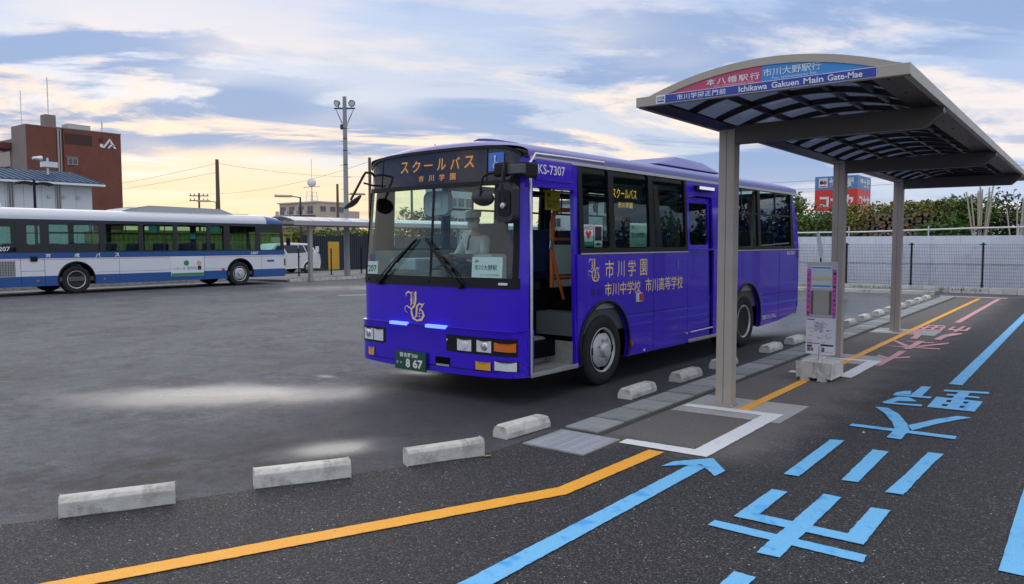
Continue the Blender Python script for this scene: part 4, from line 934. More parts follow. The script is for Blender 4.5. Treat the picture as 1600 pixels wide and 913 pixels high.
    dp = MB().box(-.16, -.10, 1.74, 2.60, 2.12, 2.50).build('side_display', pbr('display_black', (.022, .022, .03), .35), P); text('led_lettering', 'スクールバス', led_amber, dp, (-.0995, 1.83, 2.32), (0, 1, 0), w=.60, h=.125); text('led_lettering', '市川学園', led_amber, dp, (-.0995, 1.97, 2.20), (0, 1, 0), w=.36, h=.075)
    # --- cards behind the windscreen
    def wcard(v0, v1, z0_, z1_, nm): return fpatch(v0, v1, z0_, z1_, -.018, .004).build(nm, white_sticker, P)
    c1 = wcard(.285, .70, 1.375, 1.60, 'destination_card'); fl('JR', .66, 1.53, .06, .04, dark_print, -.0165, c1); fl('市川大野駅', .66, 1.455, .31, .062, dark_print, -.0165, c1); fl('スクールバス 市川学園', .58, 1.395, .25, .02, dark_print, -.0165, c1)
    c2 = wcard(2.31, 2.53, 1.375, 1.53, 'number_card'); fl('207', 2.51, 1.40, .18, .085, dark_print, -.0165, c2, bold=.02)
    # --- wipers
    for a, b, c_ in (((2.20, 1.275), (1.56, 1.79), (1.42, 1.60)), ((.82, 1.275), (1.38, 1.80), (1.30, 1.62))):
        w_ = MB().tube([front(*a, .03), front((a[0] + b[0]) / 2, (a[1] + b[1]) / 2, .045), front(*b, .035)], .014, 8).tube([front(a[0] + (.05 if a[0] > 1 else -.05), a[1] + .03, .03), front((a[0] + b[0]) / 2 + .02, (a[1] + b[1]) / 2 + .03, .045), front(*b, .035)], .007, 6).build('wiper', black_trim, P, smooth=.8)
        d = (Vector(b) - Vector(a)).normalized(); e = Vector(b) - d * .42; f_ = Vector(b) + d * .02
        MB().tube([front(e.x, e.y, .02), front(f_.x, f_.y, .02)], .012, 6).build('blade', rubber, w_)
        MB().lathe([(-.03, .0), (-.03, .03), (.03, .035)], 12, 'Y', Vector(front(*a, .03))).build('pivot', black_trim, w_)
    for v in (.18, 2.45, 1.32): fpatch(v, v + .12, 1.30, 1.325, .02, .01).build('sill_handle', silver if v < 1 else black_trim, P)
    # --- mirrors
    ar = MB().box(-.17, .10, -.24, -.17, 2.47, 2.57).build('mirror_arm', pbr('mirror_grey', (.09, .095, .10), .5), P, bevel=.008)
    MB().box(.0, .085, -.20, .06, 2.44, 2.60).build('mirror_bracket', black_trim, ar, bevel=.02)
    MB().tube([(-.11, -.25, 2.60), (-.11, -.29, 2.40), (-.075, -.315, 2.14)], .022, 8).build('stalk', black_trim, ar); MB().box(-.27, -.10, -.26, -.16, 2.45, 2.60).build('joint', black_trim, ar, bevel=.03)
    mr = MB().panel(rrect(-.195, .05, 1.975, 2.36, .06, 4), (), lambda a, b: (a, -.31, b), (0, .075, 0)).build('side_mirror', pbr('mirror_shell', (.020, .020, .026), .38), P, bevel=.018, segs=3)
    MB().panel(rrect(-.155, .01, 2.03, 2.30, .05, 4), (), lambda a, b: (a, -.318, b), (0, .007, 0)).build('shell_rib', black_trim, mr, bevel=.003); MB().lathe([(-.03, .0), (-.025, .03), (0, .035)], 12, 'Y', (-.075, -.318, 2.14)).build('ball_joint', silver, mr)
    MB().panel(rrect(-.175, .03, 1.995, 2.34, .05, 4), (), lambda a, b: (a, -.232, b), (0, .004, 0)).build('mirror_glass', chrome, mr)
    rmr = MB().lathe([(-.03, 0), (-.03, .06), (-.005, .14), (.015, .15), (.02, .14), (.02, 0)], 26, 'Y').build('round_mirror', pbr('mirror_shell', (.02, .02, .026), .38), P, smooth=.7); rmr.location = (-.41, -.28, 2.235); rmr.scale = (1.08, 1, .58); rmr.rotation_euler = (0, R(6), 0)
    MB().tube([(-.20, -.22, 2.50), (-.32, -.27, 2.49), (-.39, -.28, 2.46), (-.41, -.30, 2.36), (-.41, -.31, 2.25)], .013, 8).build('round_mirror_stalk', black_trim, P, smooth=.8)
    om = MB().tube([(-2.48, .03, 2.50), (-2.44, -.02, 2.60), (-2.39, -.12, 2.63), (-2.34, -.25, 2.62), (-2.37, -.26, 2.58), (-2.59, -.28, 2.30), (-2.56, -.28, 2.27)], .016, 8).tube([(-2.49, .02, 2.48), (-2.43, -.2, 2.50)], .012, 8).build('mirror_arm', pbr('bronze_arm', (.05, .045, .04), .4, .3), P, smooth=.8)
    o2 = MB().lathe([(-.055, 0), (-.05, .06), (-.01, .155), (.01, .16), (.012, 0)], 22, 'Z').build('oval_mirror', pbr('mirror_bronze', (.11, .09, .06), .45), om, smooth=.7); o2.location = (-2.555, -.28, 2.265); o2.rotation_euler = Vector((-.45, -.42, .78)).to_track_quat('Z', 'Y').to_euler(); o2.scale = (.85, .85, .8)
    # --- wheels and underbody
    wheel(P, -.02, FY, .435, .25); wheel(P, -.035, RY, .435, .5, True); wheel(P, -W + .02, FY, .435, .25, s=-1); wheel(P, -W + .035, RY, .435, .5, True, s=-1)
    MB().box(-W + .3, -.3, .15, 8.2, .42, .60).build('chassis', under, P); [MB().box(xx - .01, xx + .01, yy - .7, yy + .7, .3, 1.2).build('wheel_well_wall', under, P) for xx in (-.60, -W + .60) for yy in (FY, RY)]; MB().box(-W + .06, -.06, 2.15, 5.3, .32, .60).build('chassis', under, P); MB().box(-W + .06, -.06, 6.5, 8.2, .40, .7).build('chassis', under, P)
    # --- inside
    MB().box(-W + .06, -.98, -.02, .9, .60, .93).box(-W + .06, -.06, .905, 8.30, .66, .93).build('floor', int_dark, P)
    lin = pbr('lining_cream', (.33, .34, .31), .7)
    MB().box(-W + .05, -W + .06, .1, 8.2, .94, 1.66).build('inner_lining', lin, P); MB().box(-.06, -.05, 1.0, 3.7, .94, 1.66).build('inner_lining', lin, P); MB().box(-.06, -.05, 5.0, 8.2, .94, 1.66).build('inner_lining', lin, P)
    MB().grid(lambda a, b: (-.95 - (W - 1.02) * a, front(.95 + (W - 1.02) * a, 1.3)[1] + .06 + .30 * b, 1.335 - .05 * b), 12, 2, (0, 0, -.10)).build('dashboard', int_dark, P)
    MB().grid(lambda a, b: (-.12 - .83 * a, front(.12 + .83 * a, 1.3)[1] + .06 + .22 * b, 1.30 - .06 * b), 8, 2, (0, 0, -.12)).build('dashboard', int_dark, P)
    MB().box(-2.45, -1.55, .20, .36, .95, 1.42).build('instrument_binnacle', int_dark, P, bevel=.04)
    MB().box(-2.58, -2.08, .32, .85, 1.25, 1.56).build('switch_console', int_grey, P, bevel=.03)
    sw = MB().lathe([(-.012, .235), (0, .25), (.012, .235), (0, .22), (-.012, .235)], 30, 'Z').build('steering_wheel', black_trim, P, smooth=1); sw.location = (-1.95, .62, 1.42); sw.rotation_euler = (R(22), 0, 0)
    MB().box(-.22, .22, -.015, .015, -.012, .006).lathe([(-.02, 0), (-.02, .05), (.01, .05), (.01, 0)], 14, 'Z').build('spokes', black_trim, sw); MB().tube([(-1.95, .62, 1.42), (-1.95, .40, 1.05)], .035, 8).build('steering_column', black_trim, P)
    def seat(x, y, wd=.46, h=.62, z=.93, mt=None):
        s = MB().box(x - wd / 2, x + wd / 2, y - .42, y, z + .30, z + .43).build('seat', mt or seat_m, P, bevel=.04)
        MB().obox((x, y + .03, z + .42 + h / 2 - .02), (wd / 2, 0, 0), (0, .06, 0), (0, .07, h / 2)).build('seat_back', mt or seat_m, s, bevel=.035); MB().box(x - .15, x + .15, y - .3, y - .12, z, z + .30).build('seat_leg', int_dark, s)
    seat(-2.05, 1.66, .50, .70, .93)
    for i in range(7):
        y = 2.55 + i * .80
        seat(-2.32, y); seat(-1.84, y)
        if not (3.5 < y < 5.2): seat(-.33, y)
        if i in (5, 6): seat(-.80, y)
    for y in (1.75, 3.6, 5.3): MB().tube([(-.95, y, .93), (-.95, y, 2.86)], .017, 8).build('stanchion', orange_pipe, P)
    MB().tube([(-.85, 1.4, 2.42), (-.85, 8.0, 2.42)], .014, 8).build('ceiling_rail', silver, P); MB().tube([(-1.65, 1.4, 2.42), (-1.65, 8.0, 2.42)], .014, 8).build('ceiling_rail', silver, P)
    for i in range(6):
        y = 1.7 + i * .9; MB().lathe([(-.008, .055), (0, .065), (.008, .055), (0, .05), (-.008, .055)], 14, 'X', (-.85, y, 2.24)).tube([(-.85, y, 2.42), (-.85, y, 2.30)], .006, 5).build('hand_strap', black_trim, P)
    # curtains gathered along the offside windows
    cu_m = pbr('curtain_blue_grey', (.05, .075, .14), .9, var=.2, vs=6); cu_l = pbr('curtain_pale', (.22, .30, .36), .9, var=.15, vs=6)
    for i, (a, b) in enumerate(ow[2:]):
        for y0_, y1_ in (((a - .06, a + .12),) if i < 3 else ((a - .06, a + .34), (b - .30, b + .06)) if i < 4 else ((a - .06, (a + b) / 2 + .04), ((a + b) / 2 + .05, b + .06))):
            MB().grid(lambda s, t: (-W + .10 + .016 * math.sin(s * 34), y0_ + (y1_ - y0_) * s, 1.64 + 1.03 * t), 28, 1, (.006, 0, 0)).build('curtain', cu_m, P, smooth=.9)
    for y0_, y1_ in ((6.46, 6.78), (5.02, 5.26)):
        MB().grid(lambda s, t: (-.15 + .014 * math.sin(s * 30), y0_ + (y1_ - y0_) * (s * (1 - .35 * (1 - t))), 1.64 + 1.0 * t), 24, 1, (-.006, 0, 0)).build('curtain', cu_l, P, smooth=.9)
    MB().box(-W + .06, -W + .40, 1.4, 8.1, 2.50, 2.56).build('luggage_rack', int_dark, P); MB().box(-.40, -.17, 2.7, 8.1, 2.50, 2.56).build('luggage_rack', int_dark, P)
    MB().box(-1.05, -.16, 3.66, 3.70, .93, 2.45).build('door_partition', int_dark, P)
    # handrail and guard panel at the door
    hr = MB().tube([(-.72, 1.40, .95), (-.72, 1.40, 2.0), (-.72, 1.45, 2.12), (-.72, 1.56, 2.175), (-.72, 1.95, 2.185)], .028, 10).tube([(-.72, 1.40, 1.80), (-.72, 1.95, 1.80)], .022, 8).tube([(-.72, 1.40, 1.31), (-.72, 1.95, 1.31)], .024, 8).build('handrail', orange_pipe, P, smooth=.8)
    MB().box(-.73, -.71, 1.46, 1.93, 1.35, 1.73).build('guard_panel', pbr('guard_grey', (.62, .64, .60), .6), hr); MB().box(-.73, -.71, 1.46, 1.93, .97, 1.28).build('guard_panel', pbr('guard_grey', (.62, .64, .60), .6), hr)
    MB().tube([(-.66, 1.30, 1.68), (-.50, 1.46, .78)], .021, 8).build('grab_bar', orange_pipe, hr, smooth=.8); MB().tube([(-.66, 1.30, 1.68), (-.72, 1.40, 1.80)], .019, 8).tube([(-.50, 1.46, .78), (-.49, 1.48, .66), (-.49, 1.55, .66)], .018, 8).build('pipe_joint', silver, hr)
    yc = MB().box(-.62, -.61, 1.12, 1.42, 2.16, 2.40).build('yellow_notice', pbr('notice_yellow', (.72, .50, .03), .6), P); text('lettering', '走行中は\n運転士に', dark_print, yc, (-.6095, 1.15, 2.19), (0, 1, 0), w=.22, h=.10); MB().lathe([(0, .03), (.003, .03), (.003, 0)], 14, 'X', (-.6095, 1.18, 2.345)).build('prohibition_mark', lens_red, yc)
    fb = MB().box(-1.28, -1.0, .55, .85, .93, 1.62).build('fare_box', int_grey, P, bevel=.03); MB().box(-1.24, -1.04, .53, .549, 1.35, 1.55).build('screen', display_m, fb)
    vm = MB().panel(rrect(-1.80, -1.38, 2.10, 2.37, .07, 4), (), lambda a, b: (a, .22, b), (0, .05, 0)).build('interior_mirror', pbr('mirror_back_white', (.62, .64, .66), .5), P, bevel=.015, segs=2)
    MB().tube([(-1.62, .22, 2.22), (-1.62, .20, 2.44)], .018, 8).box(-1.68, -1.50, .205, .219, 2.18, 2.25).build('mirror_stem', white_p, vm)
display_m = pbr('display_black', (.022, .022, .03), .35)
school_bus()

# ------------------------------------------------------------------ the driver
def driver():
    p = thing('person', 'bus driver in a white shirt and white cap at the steering wheel', 'person', (0, 0, 0))
    p.location = Vector((-4.822, 6.559, 0)) + Matrix.Rotation(R(-1.7), 3, 'Z') @ Vector((-2.05, 1.42, 0)); p.rotation_euler = (0, 0, R(-1.7))
    sk = pbr('skin', (.48, .29, .20), .55); sh = pbr('shirt_white', (.74, .76, .78), .8, var=.06, vs=15, bump=.2, bs=30); tr = pbr('trousers_navy', (.02, .022, .035), .85)
    def skin(name, verts, edges, rad, mat, parent, lv=2):
        me = bpy.data.meshes.new(name); me.from_pydata(verts, edges, []); o = link(name, me, parent)
        o.modifiers.new('s', 'SKIN'); 
        for v, r in zip(me.skin_vertices[0].data, rad): v.radius = (r, r) if isinstance(r, (int, float)) else r
        me.skin_vertices[0].data[0].use_root = True
        m = o.modifiers.new('b', 'SUBSURF'); m.levels = lv; m.render_levels = lv
        dg = bpy.context.evaluated_depsgraph_get(); m2 = bpy.data.meshes.new_from_object(o.evaluated_get(dg)); o.modifiers.clear(); o.data = m2; m2.name = name; m2.materials.clear(); m2.materials.append(mat)
        for f in m2.polygons: f.use_smooth = True
        return o
    z = 1.40
    V = [(0, 0, z), (0, .02, z + .22), (0, .03, z + .42), (0, .01, z + .50), (0, -.01, z + .565),
         (-.17, .02, z + .40), (-.25, -.08, z + .17), (-.16, -.44, z + .16), (-.13, -.55, z + .18),
         (.17, .02, z + .40), (.25, -.08, z + .17), (.16, -.44, z + .18), (.13, -.55, z + .20),
         (-.10, -.03, z - .02), (-.12, -.42, z), (-.12, -.50, z - .38), (-.12, -.62, z - .42), (.10, -.03, z - .02), (.12, -.42, z), (.12, -.50, z - .38), (.12, -.62, z - .42)]
    E_ = [(0, 1), (1, 2), (2, 3), (3, 4), (2, 5), (5, 6), (6, 7), (7, 8), (2, 9), (9, 10), (10, 11), (11, 12), (0, 13), (13, 14), (14, 15), (15, 16), (0, 17), (17, 18), (18, 19), (19, 20)]
    rad = [.13, (.15, .11), (.13, .09), .055, .055, .065, .05, .036, .03, .065, .05, .036, .03, .085, .075, .05, .045, .085, .075, .05, .045]
    body = skin('body', V, E_, rad, sk, p)
    skin('shirt', V[:3] + [V[5], V[6], (-.20, -.30, z + .165), V[9], V[10], (.20, -.30, z + .175), (0, .02, z + .445)], [(0, 1), (1, 2), (2, 3), (3, 4), (4, 5), (2, 6), (6, 7), (7, 8), (2, 9)], [.145, (.165, .125), (.145, .105), .08, .066, .055, .08, .066, .055, .07], sh, p)
    skin('trousers', V[:1] + V[13:16] + V[17:20], [(0, 1), (1, 2), (2, 3), (0, 4), (4, 5), (5, 6)], [.14, .10, .09, .065, .10, .09, .065], tr, p)
    # head with a face
    hb = MB()
    def hd(a, b):
        t = math.pi * b; u = 2 * math.pi * a; zz = math.cos(t); rr = math.sin(t)
        x = .075 * rr * math.sin(u); y = -.098 * rr * math.cos(u); zc = .125 * zz
        if zz < -.2: x *= 1 + .35 * (zz + .2); y = y * (1 + .15 * (zz + .2)) - .008
        return (x, y, zc)
    h = hb.grid(hd, 24, 18).build('head', sk, p, smooth=3); h.location = (0, -.02, z + .66); h.rotation_euler = (R(8), 0, R(12))
    MB().add([(-.014, -.094, .02), (.014, -.094, .02), (0, -.128, -.022), (-.016, -.098, -.03), (.016, -.098, -.03), (0, -.1, .045)], [(0, 2, 5), (1, 5, 2), (0, 3, 2), (1, 2, 4), (3, 4, 2)]).build('nose', sk, h)
    for s in (-1, 1):
        MB().lathe([(-.012, 0), (-.008, .008), (0, .011)], 10, 'Y', (s * .031, -.088, .018)).build('eye', dark_print, h); MB().lathe([(-.006, .01), (0, .024), (.008, .018)], 10, 'X', (s * .074, .0, .0)).build('ear', sk, h)
    MB().grid(lambda a, b: (.074 * math.sin(1.35 * (2 * a - 1)), -.012 - .098 * math.cos(1.25 * (2 * a - 1)) - .016 * (1 - (2 * a - 1) ** 2) * (1 - abs(2 * b - 1)), -.09 + .088 * b), 10, 6, (0, .004, 0)).build('face_mask', white_p, h, smooth=2)
    MB().grid(lambda a, b: (.078 * math.sin(math.pi * b) * math.sin(2 * math.pi * a), .006 - .1 * math.sin(math.pi * b) * math.cos(2 * math.pi * a) , .126 * math.cos(math.pi * b) + .003) if b < .5 else (.078 * math.sin(2 * math.pi * a), .012 - .095 * math.cos(2 * math.pi * a), -.01), 20, 10).build('hair', pbr('hair_black', (.012, .010, .009), .6), h, smooth=2).scale = (1.02, 1.02, 1.01)
    cp = MB().lathe([(.045, .098), (.07, .108), (.13, .118), (.145, .10), (.15, 0)], 26, 'Z').build('cap', white_p, h, smooth=.7); MB().grid(lambda a, b: (.098 * math.sin(1.2 * (2 * a - 1)) * (1 + .1 * b), -.098 * math.cos(1.2 * (2 * a - 1)) - .05 * b * math.cos(1.2 * (2 * a - 1)), .052 - .02 * b), 12, 3, (0, 0, .006)).build('visor', dark_print, cp, smooth=1)
    # hands closed on the rim
    gl = pbr('glove_tan', (.42, .14, .04), .7)
    for s in (-1, 1):
        c = Vector((s * .12, -.60, z + .19)); w = Vector((s * .13, -.545, z + .185 + .01 * s)); vs = [tuple(w), tuple(c)]; es = [(0, 1)]; rd = [(.032, .022), (.042, .02)]
        for i in range(4):
            k = len(vs); x = c.x + (-.033 + .022 * i); ln = (.036, .042, .040, .032)[i]
            vs += [(x, c.y - .035, c.z + .012), (x, c.y - .035 - ln, c.z + .0), (x, c.y - .03 - ln, c.z - .04), (x, c.y - .03, c.z - .052)]; es += [(1, k), (k, k + 1), (k + 1, k + 2), (k + 2, k + 3)]; rd += [.0105, .0100, .0092, .0085]
        k = len(vs); vs += [(c.x - s * .045, c.y + .01, c.z - .01), (c.x - s * .06, c.y - .03, c.z - .03), (c.x - s * .045, c.y - .06, c.z - .035)]; es += [(1, k), (k, k + 1), (k + 1, k + 2)]; rd += [.013, .012, .010]
        skin('gloved_hand', vs, es, rd, gl, p, 1)
    skin('necktie', [(0, -.085, z + .46), (0, -.125, z + .40), (0, -.15, z + .25)], [(0, 1), (1, 2)], [.016, (.02, .008), (.026, .008)], tr, p, 1)
driver()

# ------------------------------------------------------------------ the white and blue city bus across the lot
def city_bus():
    bus = thing('city_bus', 'white and blue city bus parked across the lot behind the school bus', 'bus', (-28.8, 0, 0)); P = bus
    wh = pbr('bus_white', (.74, .76, .80), .3, coat=.6, var=.03); bl = pbr('bus_mid_blue', (.010, .085, .30), .3, coat=.6, var=.05); rd = pbr('pinstripe_red', (.55, .10, .06), .4); sv = pbr('bus_roof_silver', (.60, .62, .66), .35, .2, var=.04)
    Y0, Y1, WD = 8.5, 20.80, 2.62; FY, RY = 18.58, 12.06; r = .60
    def side(x, s):
        f = lambda y, z: (x, y, z); t = (-.04 * s, 0, 0)
        def arc(z0): return arc_cut(RY, .52, r, z0), arc_cut(FY, .52, r, z0)
        def strip(z0, z1, mat, nm, ye=Y1):
            pts = [(Y0, z1), (Y0, z0)]
            cuts = []
            for cy in (RY, FY):
                if z0 < .52 + r:
                    h = .52
                    a0 = math.asin(max(-1, min(1, (z0 - h) / r))); zt = min(z1, h + r)
                    if z1 < h + r:
                        a1 = math.asin((z1 - h) / r); cuts.append((cy - r * math.cos(a0), cy - r * math.cos(a1), cy + r * math.cos(a1), cy + r * math.cos(a0), a0, a1, cy))
                    else: cuts.append((cy, a0))
            if not cuts: MB().panel([(Y0, z0), (ye, z0), (ye, z1), (Y0, z1)], (), f, t).build(nm, mat, P); return
            if len(cuts[0]) == 2:
                pts = [(Y0, z1), (Y0, z0)]
                for cy, a0 in cuts: pts += [(cy - r * math.cos(a0 + (math.pi - 2 * a0) * i / 16), .52 + r * math.sin(a0 + (math.pi - 2 * a0) * i / 16)) for i in range(17)]
                MB().panel(pts + [(ye, z0), (ye, z1)], (), f, t).build(nm, mat, P)
            else:
                s0 = [(Y0, z1), (Y0, z0)]
                for q in cuts:
                    a0, a1, cy = q[4:]; lf = [(cy - r * math.cos(a0 + (a1 - a0) * i / 6), .52 + r * math.sin(a0 + (a1 - a0) * i / 6)) for i in range(7)]
                    MB().panel(s0 + lf, (), f, t).build(nm, mat, P); s0 = [(2 * cy - a, b) for a, b in lf][::-1]; s0 = s0[:1] + s0[1:]
                    s0 = s0
                MB().panel(s0 + [(ye, z0), (ye, z1)], (), f, t).build(nm, mat, P)
        strip(.32, .665, bl, 'skirt_panel', Y1 + .02); strip(.665, 1.27, wh, 'side_panel'); strip(1.27, 1.465, bl, 'belt_panel')
        MB().box(x - .001 * s, x + .003 * s, Y0, 15.5, 1.225, 1.24).box(x - .001 * s, x + .003 * s, 16.9, Y1, 1.215, 1.23).build('pinstripe', rd, P)
        ws = [(8.7, 10.17), (11.2, 12.88), (13.08, 14.30), (14.48, 15.67), (15.84, 17.08), (17.24, 17.85), (18.12, 19.36), (19.58, 20.62)]
        hz = [rrect(a, b, 1.50, 2.50 if b < 20 else 2.24, .05) for a, b in ws] + [rrect(10.50, 10.92, 1.75, 2.40, .04)]
        MB().panel([(Y0, 1.467), (Y1, 1.467), (Y1 - .10, 2.62), (Y0, 2.62)], hz, f, t).build('window_band', pbr('band_black', (.022, .022, .026), .35, var=.1), P)
        for i, (a, b) in enumerate(ws + [(10.50, 10.92)]):
            g = MB().panel(rrect(a - .01, b + .01, 1.49, 2.51 if b < 20 else 2.25, .05), (), lambda y, z: (x - .02 * s, y, z), (-.005 * s, 0, 0)).build('window_pane', glass_sd, P)
            if i in (1, 2, 3, 4, 6): MB().box(x - .018 * s, x - .005 * s, a, b, 2.16, 2.19).build('sash_bar', black_trim, g)
            if i in (2, 3): MB().box(x - .018 * s, x - .005 * s, (a + b) / 2 - .015, (a + b) / 2 + .015, 2.19, 2.50).build('sash_bar', black_trim, g)
    side(0, 1); side(-WD, -1)
    MB().panel(rrect(11.22, 12.86, 1.50, 1.76, .03), (), lambda y, z: (-.012, y, z), (-.006, 0, 0)).build('blanked_pane', pbr('band_black', (.022, .022, .026), .35), P)
    for y in (RY, FY):
        k = arc_cut(y, .52, r + .01, .34, 20); MB().tube([(.005, a, b) for a, b in k], .03, 8).build('arch_lip', black_trim, P, smooth=.8)
        wheel(P, -.03, y, .50, .32, y == RY); wheel(P, -WD + .03, y, .50, .32, s=-1)
        m = MB(); vs = [(x, a, b) for a, b in k for x in (-.045, -.6)]; m.add(vs, [(2 * i, 2 * i + 2, 2 * i + 3, 2 * i + 1) for i in range(len(k) - 1)]).build('wheel_well', under, P)
    # roof and ends
    n = 24
    def rf(a, b):
        t = math.pi * b; cx, sx = math.cos(t), math.sin(t); y = Y0 + (19.9 - Y0) * a
        return (-WD / 2 + (WD / 2 + .003) * abs(cx) ** .4 * (1 if cx > 0 else -1), y, 2.62 + .40 * abs(sx) ** .8)
    MB().grid(rf, 6, n).build('roof', sv, P, smooth=.9)
    def rb(a, b):
        t = math.pi * b; cx, sx = math.cos(t), math.sin(t); x = -WD / 2 + (WD / 2 + .004) * abs(cx) ** .4 * (1 if cx > 0 else -1)
        return (x, 19.9 + .83 * a - .12 * a * abs(sx), 2.62 + (.40 - .12 * a ** 2) * abs(sx) ** .8)
    MB().grid(rb, 5, n).build('front_dome', bl, P, smooth=.9); MB().grid(lambda a, b: (.004 - .01 * b, 8.5 + 11.6 * a, 2.60 + .05 * b), 4, 1, (-.01, 0, 0)).build('cant_rail', bl, P)
    MB().box(-WD + .02, -.02, Y1 - .06, Y1 + .01, .32, 1.47).build('front_panel', wh, P, bevel=.02); MB().box(-WD + .03, -.03, Y1 + .011, Y1 + .05, .34, .66).build('front_bumper', bl, P, bevel=.02)
    MB().panel([(-.02, 1.48), (-WD + .02, 1.48), (-WD + .05, 2.30), (-.05, 2.30)], (), lambda a, b: (a, Y1 - .02 - (b - 1.48) * .08, b), (0, .006, 0)).build('windscreen', glass_ws, P); MB().panel([(-.02, 2.302), (-WD + .02, 2.302), (-WD + .1, 2.86), (-.1, 2.86)], (), lambda a, b: (a, Y1 - .09 - (b - 2.3) * .12, b), (0, .03, 0)).build('destination_display', pbr('display_black', (.022, .022, .03), .35), P)
    MB().box(-WD, 0, Y0 - .03, Y0, .32, 2.95).build('rear_panel', bl, P); MB().box(-WD + .05, -.05, Y0, 20.7, .45, .60).build('floor', int_dark, P); MB().box(-WD + .1, -.1, Y0, 20.5, .33, .44).build('chassis', under, P)
    MB().tube([(.0, 20.78, 2.15), (.12, 20.92, 2.10), (.12, 20.93, 1.95)], .02, 8).box(.04, .20, 20.88, 20.98, 1.68, 2.0).build('mirror', black_trim, P)
    MB().box(.001, .02, Y1 - .02, Y1 + .03, .8, 1.1).build('marker_lamp', black_trim, P)
    pod = MB().panel([(13.9, 3.0), (14.2, 3.14), (15.0, 3.24), (18.0, 3.20), (18.6, 3.0)], (), lambda a, b: (-.45, a, b - .03), (-1.7, 0, 0)).build('air_conditioner', pbr('pod_grey', (.42, .44, .46), .5), P, bevel=.04); MB().box(-1.9, -.7, 18.75, 19.5, 2.94, 3.05).build('roof_hatch', pbr('pod_grey', (.42, .44, .46), .5), P, bevel=.03); MB().box(-2.0, -.6, 9.2, 10.0, 2.98, 3.16).build('roof_vent', wh, P, bevel=.05)
    # markings
    for s, y in (('京', 11.06), ('成', 12.0), ('バ', 12.72), ('ス', 13.40)): text('character', s, white_sticker, P, (.001, y, 1.295), (0, 1, 0), w=.17, h=.14, bold=.03)
    text('lettering', '2207', white_sticker, P, (.001, 19.10, 1.31), (0, 1, 0), w=.36, h=.11, bold=.03); text('lettering', '2207', white_sticker, P, (-.010, 9.55, 1.53), (0, 1, 0), w=.44, h=.15, bold=.02)
    ad = MB().box(.001, .015, 15.53, 16.90, .49, 1.17).build('advert_board', white_p, P); text('lettering', 'いきいき', navy_print, ad, (.0155, 15.62, .74), (0, 1, 0), w=.50, h=.10); text('lettering', '整骨院', pbr('ad_teal', (.04, .22, .25), .5), ad, (.0155, 16.20, .73), (0, 1, 0), w=.40, h=.13)
    MB().box(.0152, .02, 15.54, 16.89, .50, .61).build('green_band', pbr('ad_green', (.03, .26, .10), .5), ad); text('lettering', '京成バスは地域とともに', white_sticker, ad, (.021, 15.62, .53), (0, 1, 0), w=.6, h=.05) if False else None
    MB().lathe([(.015, .11), (.018, .11), (.018, .10)], 20, 'X', (0, 16.17, 1.0)).build('tree_badge_ring', pbr('ad_green', (.03, .26, .10), .5), ad); MB().lathe([(.0185, .06), (.0195, .06), (.0195, 0)], 14, 'X', (0, 16.17, 1.01)).box(.0185, .0195, 16.155, 16.185, .92, .97).build('tree_badge', pbr('ad_green', (.03, .26, .10), .5), ad)
    MB().lathe([(.015, .10), (.019, .10), (.019, 0)], 16, 'X', (0, 16.71, .99)).build('portrait_face', pbr('portrait_skin', (.65, .42, .30), .6), ad); MB().box(.015, .018, 16.64, 16.80, .72, .88).build('portrait_suit', navy_print, ad)
    gr_ = MB().box(.001, .008, 9.0, 10.12, .68, 1.20).build('engine_grille', pbr('grille_grey', (.38, .38, .38), .6), P)
    m = MB()
    for i in range(14): m.box(.0085, .010, 9.02 + i * .08, 9.04 + i * .08, .69, 1.19)
    for i in range(9): m.box(.0085, .010, 9.0, 10.12, .71 + i * .056, .725 + i * .056)
    m.build('grille_slats', int_dark, gr_, kind='stuff')
    for y in (10.28, 11.02): MB().box(.0006, .003, y, y + .01, .34, 1.27).build('seam', black_trim, P)
    for y in (13.55, 16.95, 19.62): MB().box(.0006, .003, y, y + .008, .34, 1.27).build('seam', black_trim, P)
    MB().box(.0006, .003, 10.28, 11.02, .84, .85).box(.0006, .003, 12.75, 17.9, .745, .752).build('seam', black_trim, P)
    MB().box(.001, .02, 10.58, 10.80, 1.17, 1.34).build('door_handle', black_trim, P, bevel=.03); MB().box(.001, .012, 19.9, 20.25, .98, 1.06).build('operator_mark', pbr('ad_blue', (.05, .1, .4), .5), P)
    for y in (10.8, 13.0, 16.3): MB().lathe([(0, .035), (.012, .03), (.012, 0)], 12, 'X', (.0, y, .50)).build('side_marker', lens_amber, P)
    MB().box(.001, .02, 17.72, 17.84, .66, .74).build('reflector', lens_red, P)
    for i in range(8):
        y = 10.0 + i * 1.05
        if i % 1 == 0:
            for x in (-.45, -2.15):
                s = MB().box(x - .4, x + .4, y - .4, y, 1.0, 1.12).build('seat', seat_m, P, bevel=.03); MB().obox((x, y + .04, 1.45), (.4, 0, 0), (0, .05, 0), (0, .05, .34)).build('seat_back', seat_m, s, bevel=.03)
    for y in (13.0, 15.8, 17.5): MB().tube([(-.9, y, .6), (-.9, y, 2.9)], .02, 8).build('stanchion', orange_pipe, P)
    MB().box(-WD + .2, -1.2, 19.5, 20.5, .6, 1.5).build('dashboard', int_dark, P, bevel=.05)
    cd = pbr('card_teal', (.10, .42, .42), .6)
    for y, z, w, h in ((14.72, 2.22, .45, .24), (16.4, 1.95, .22, .22), (17.27, 2.28, .42, .2)): MB().box(-.06, -.055, y, y + w, z, z + h).build('interior_notice', cd, P)
city_bus()

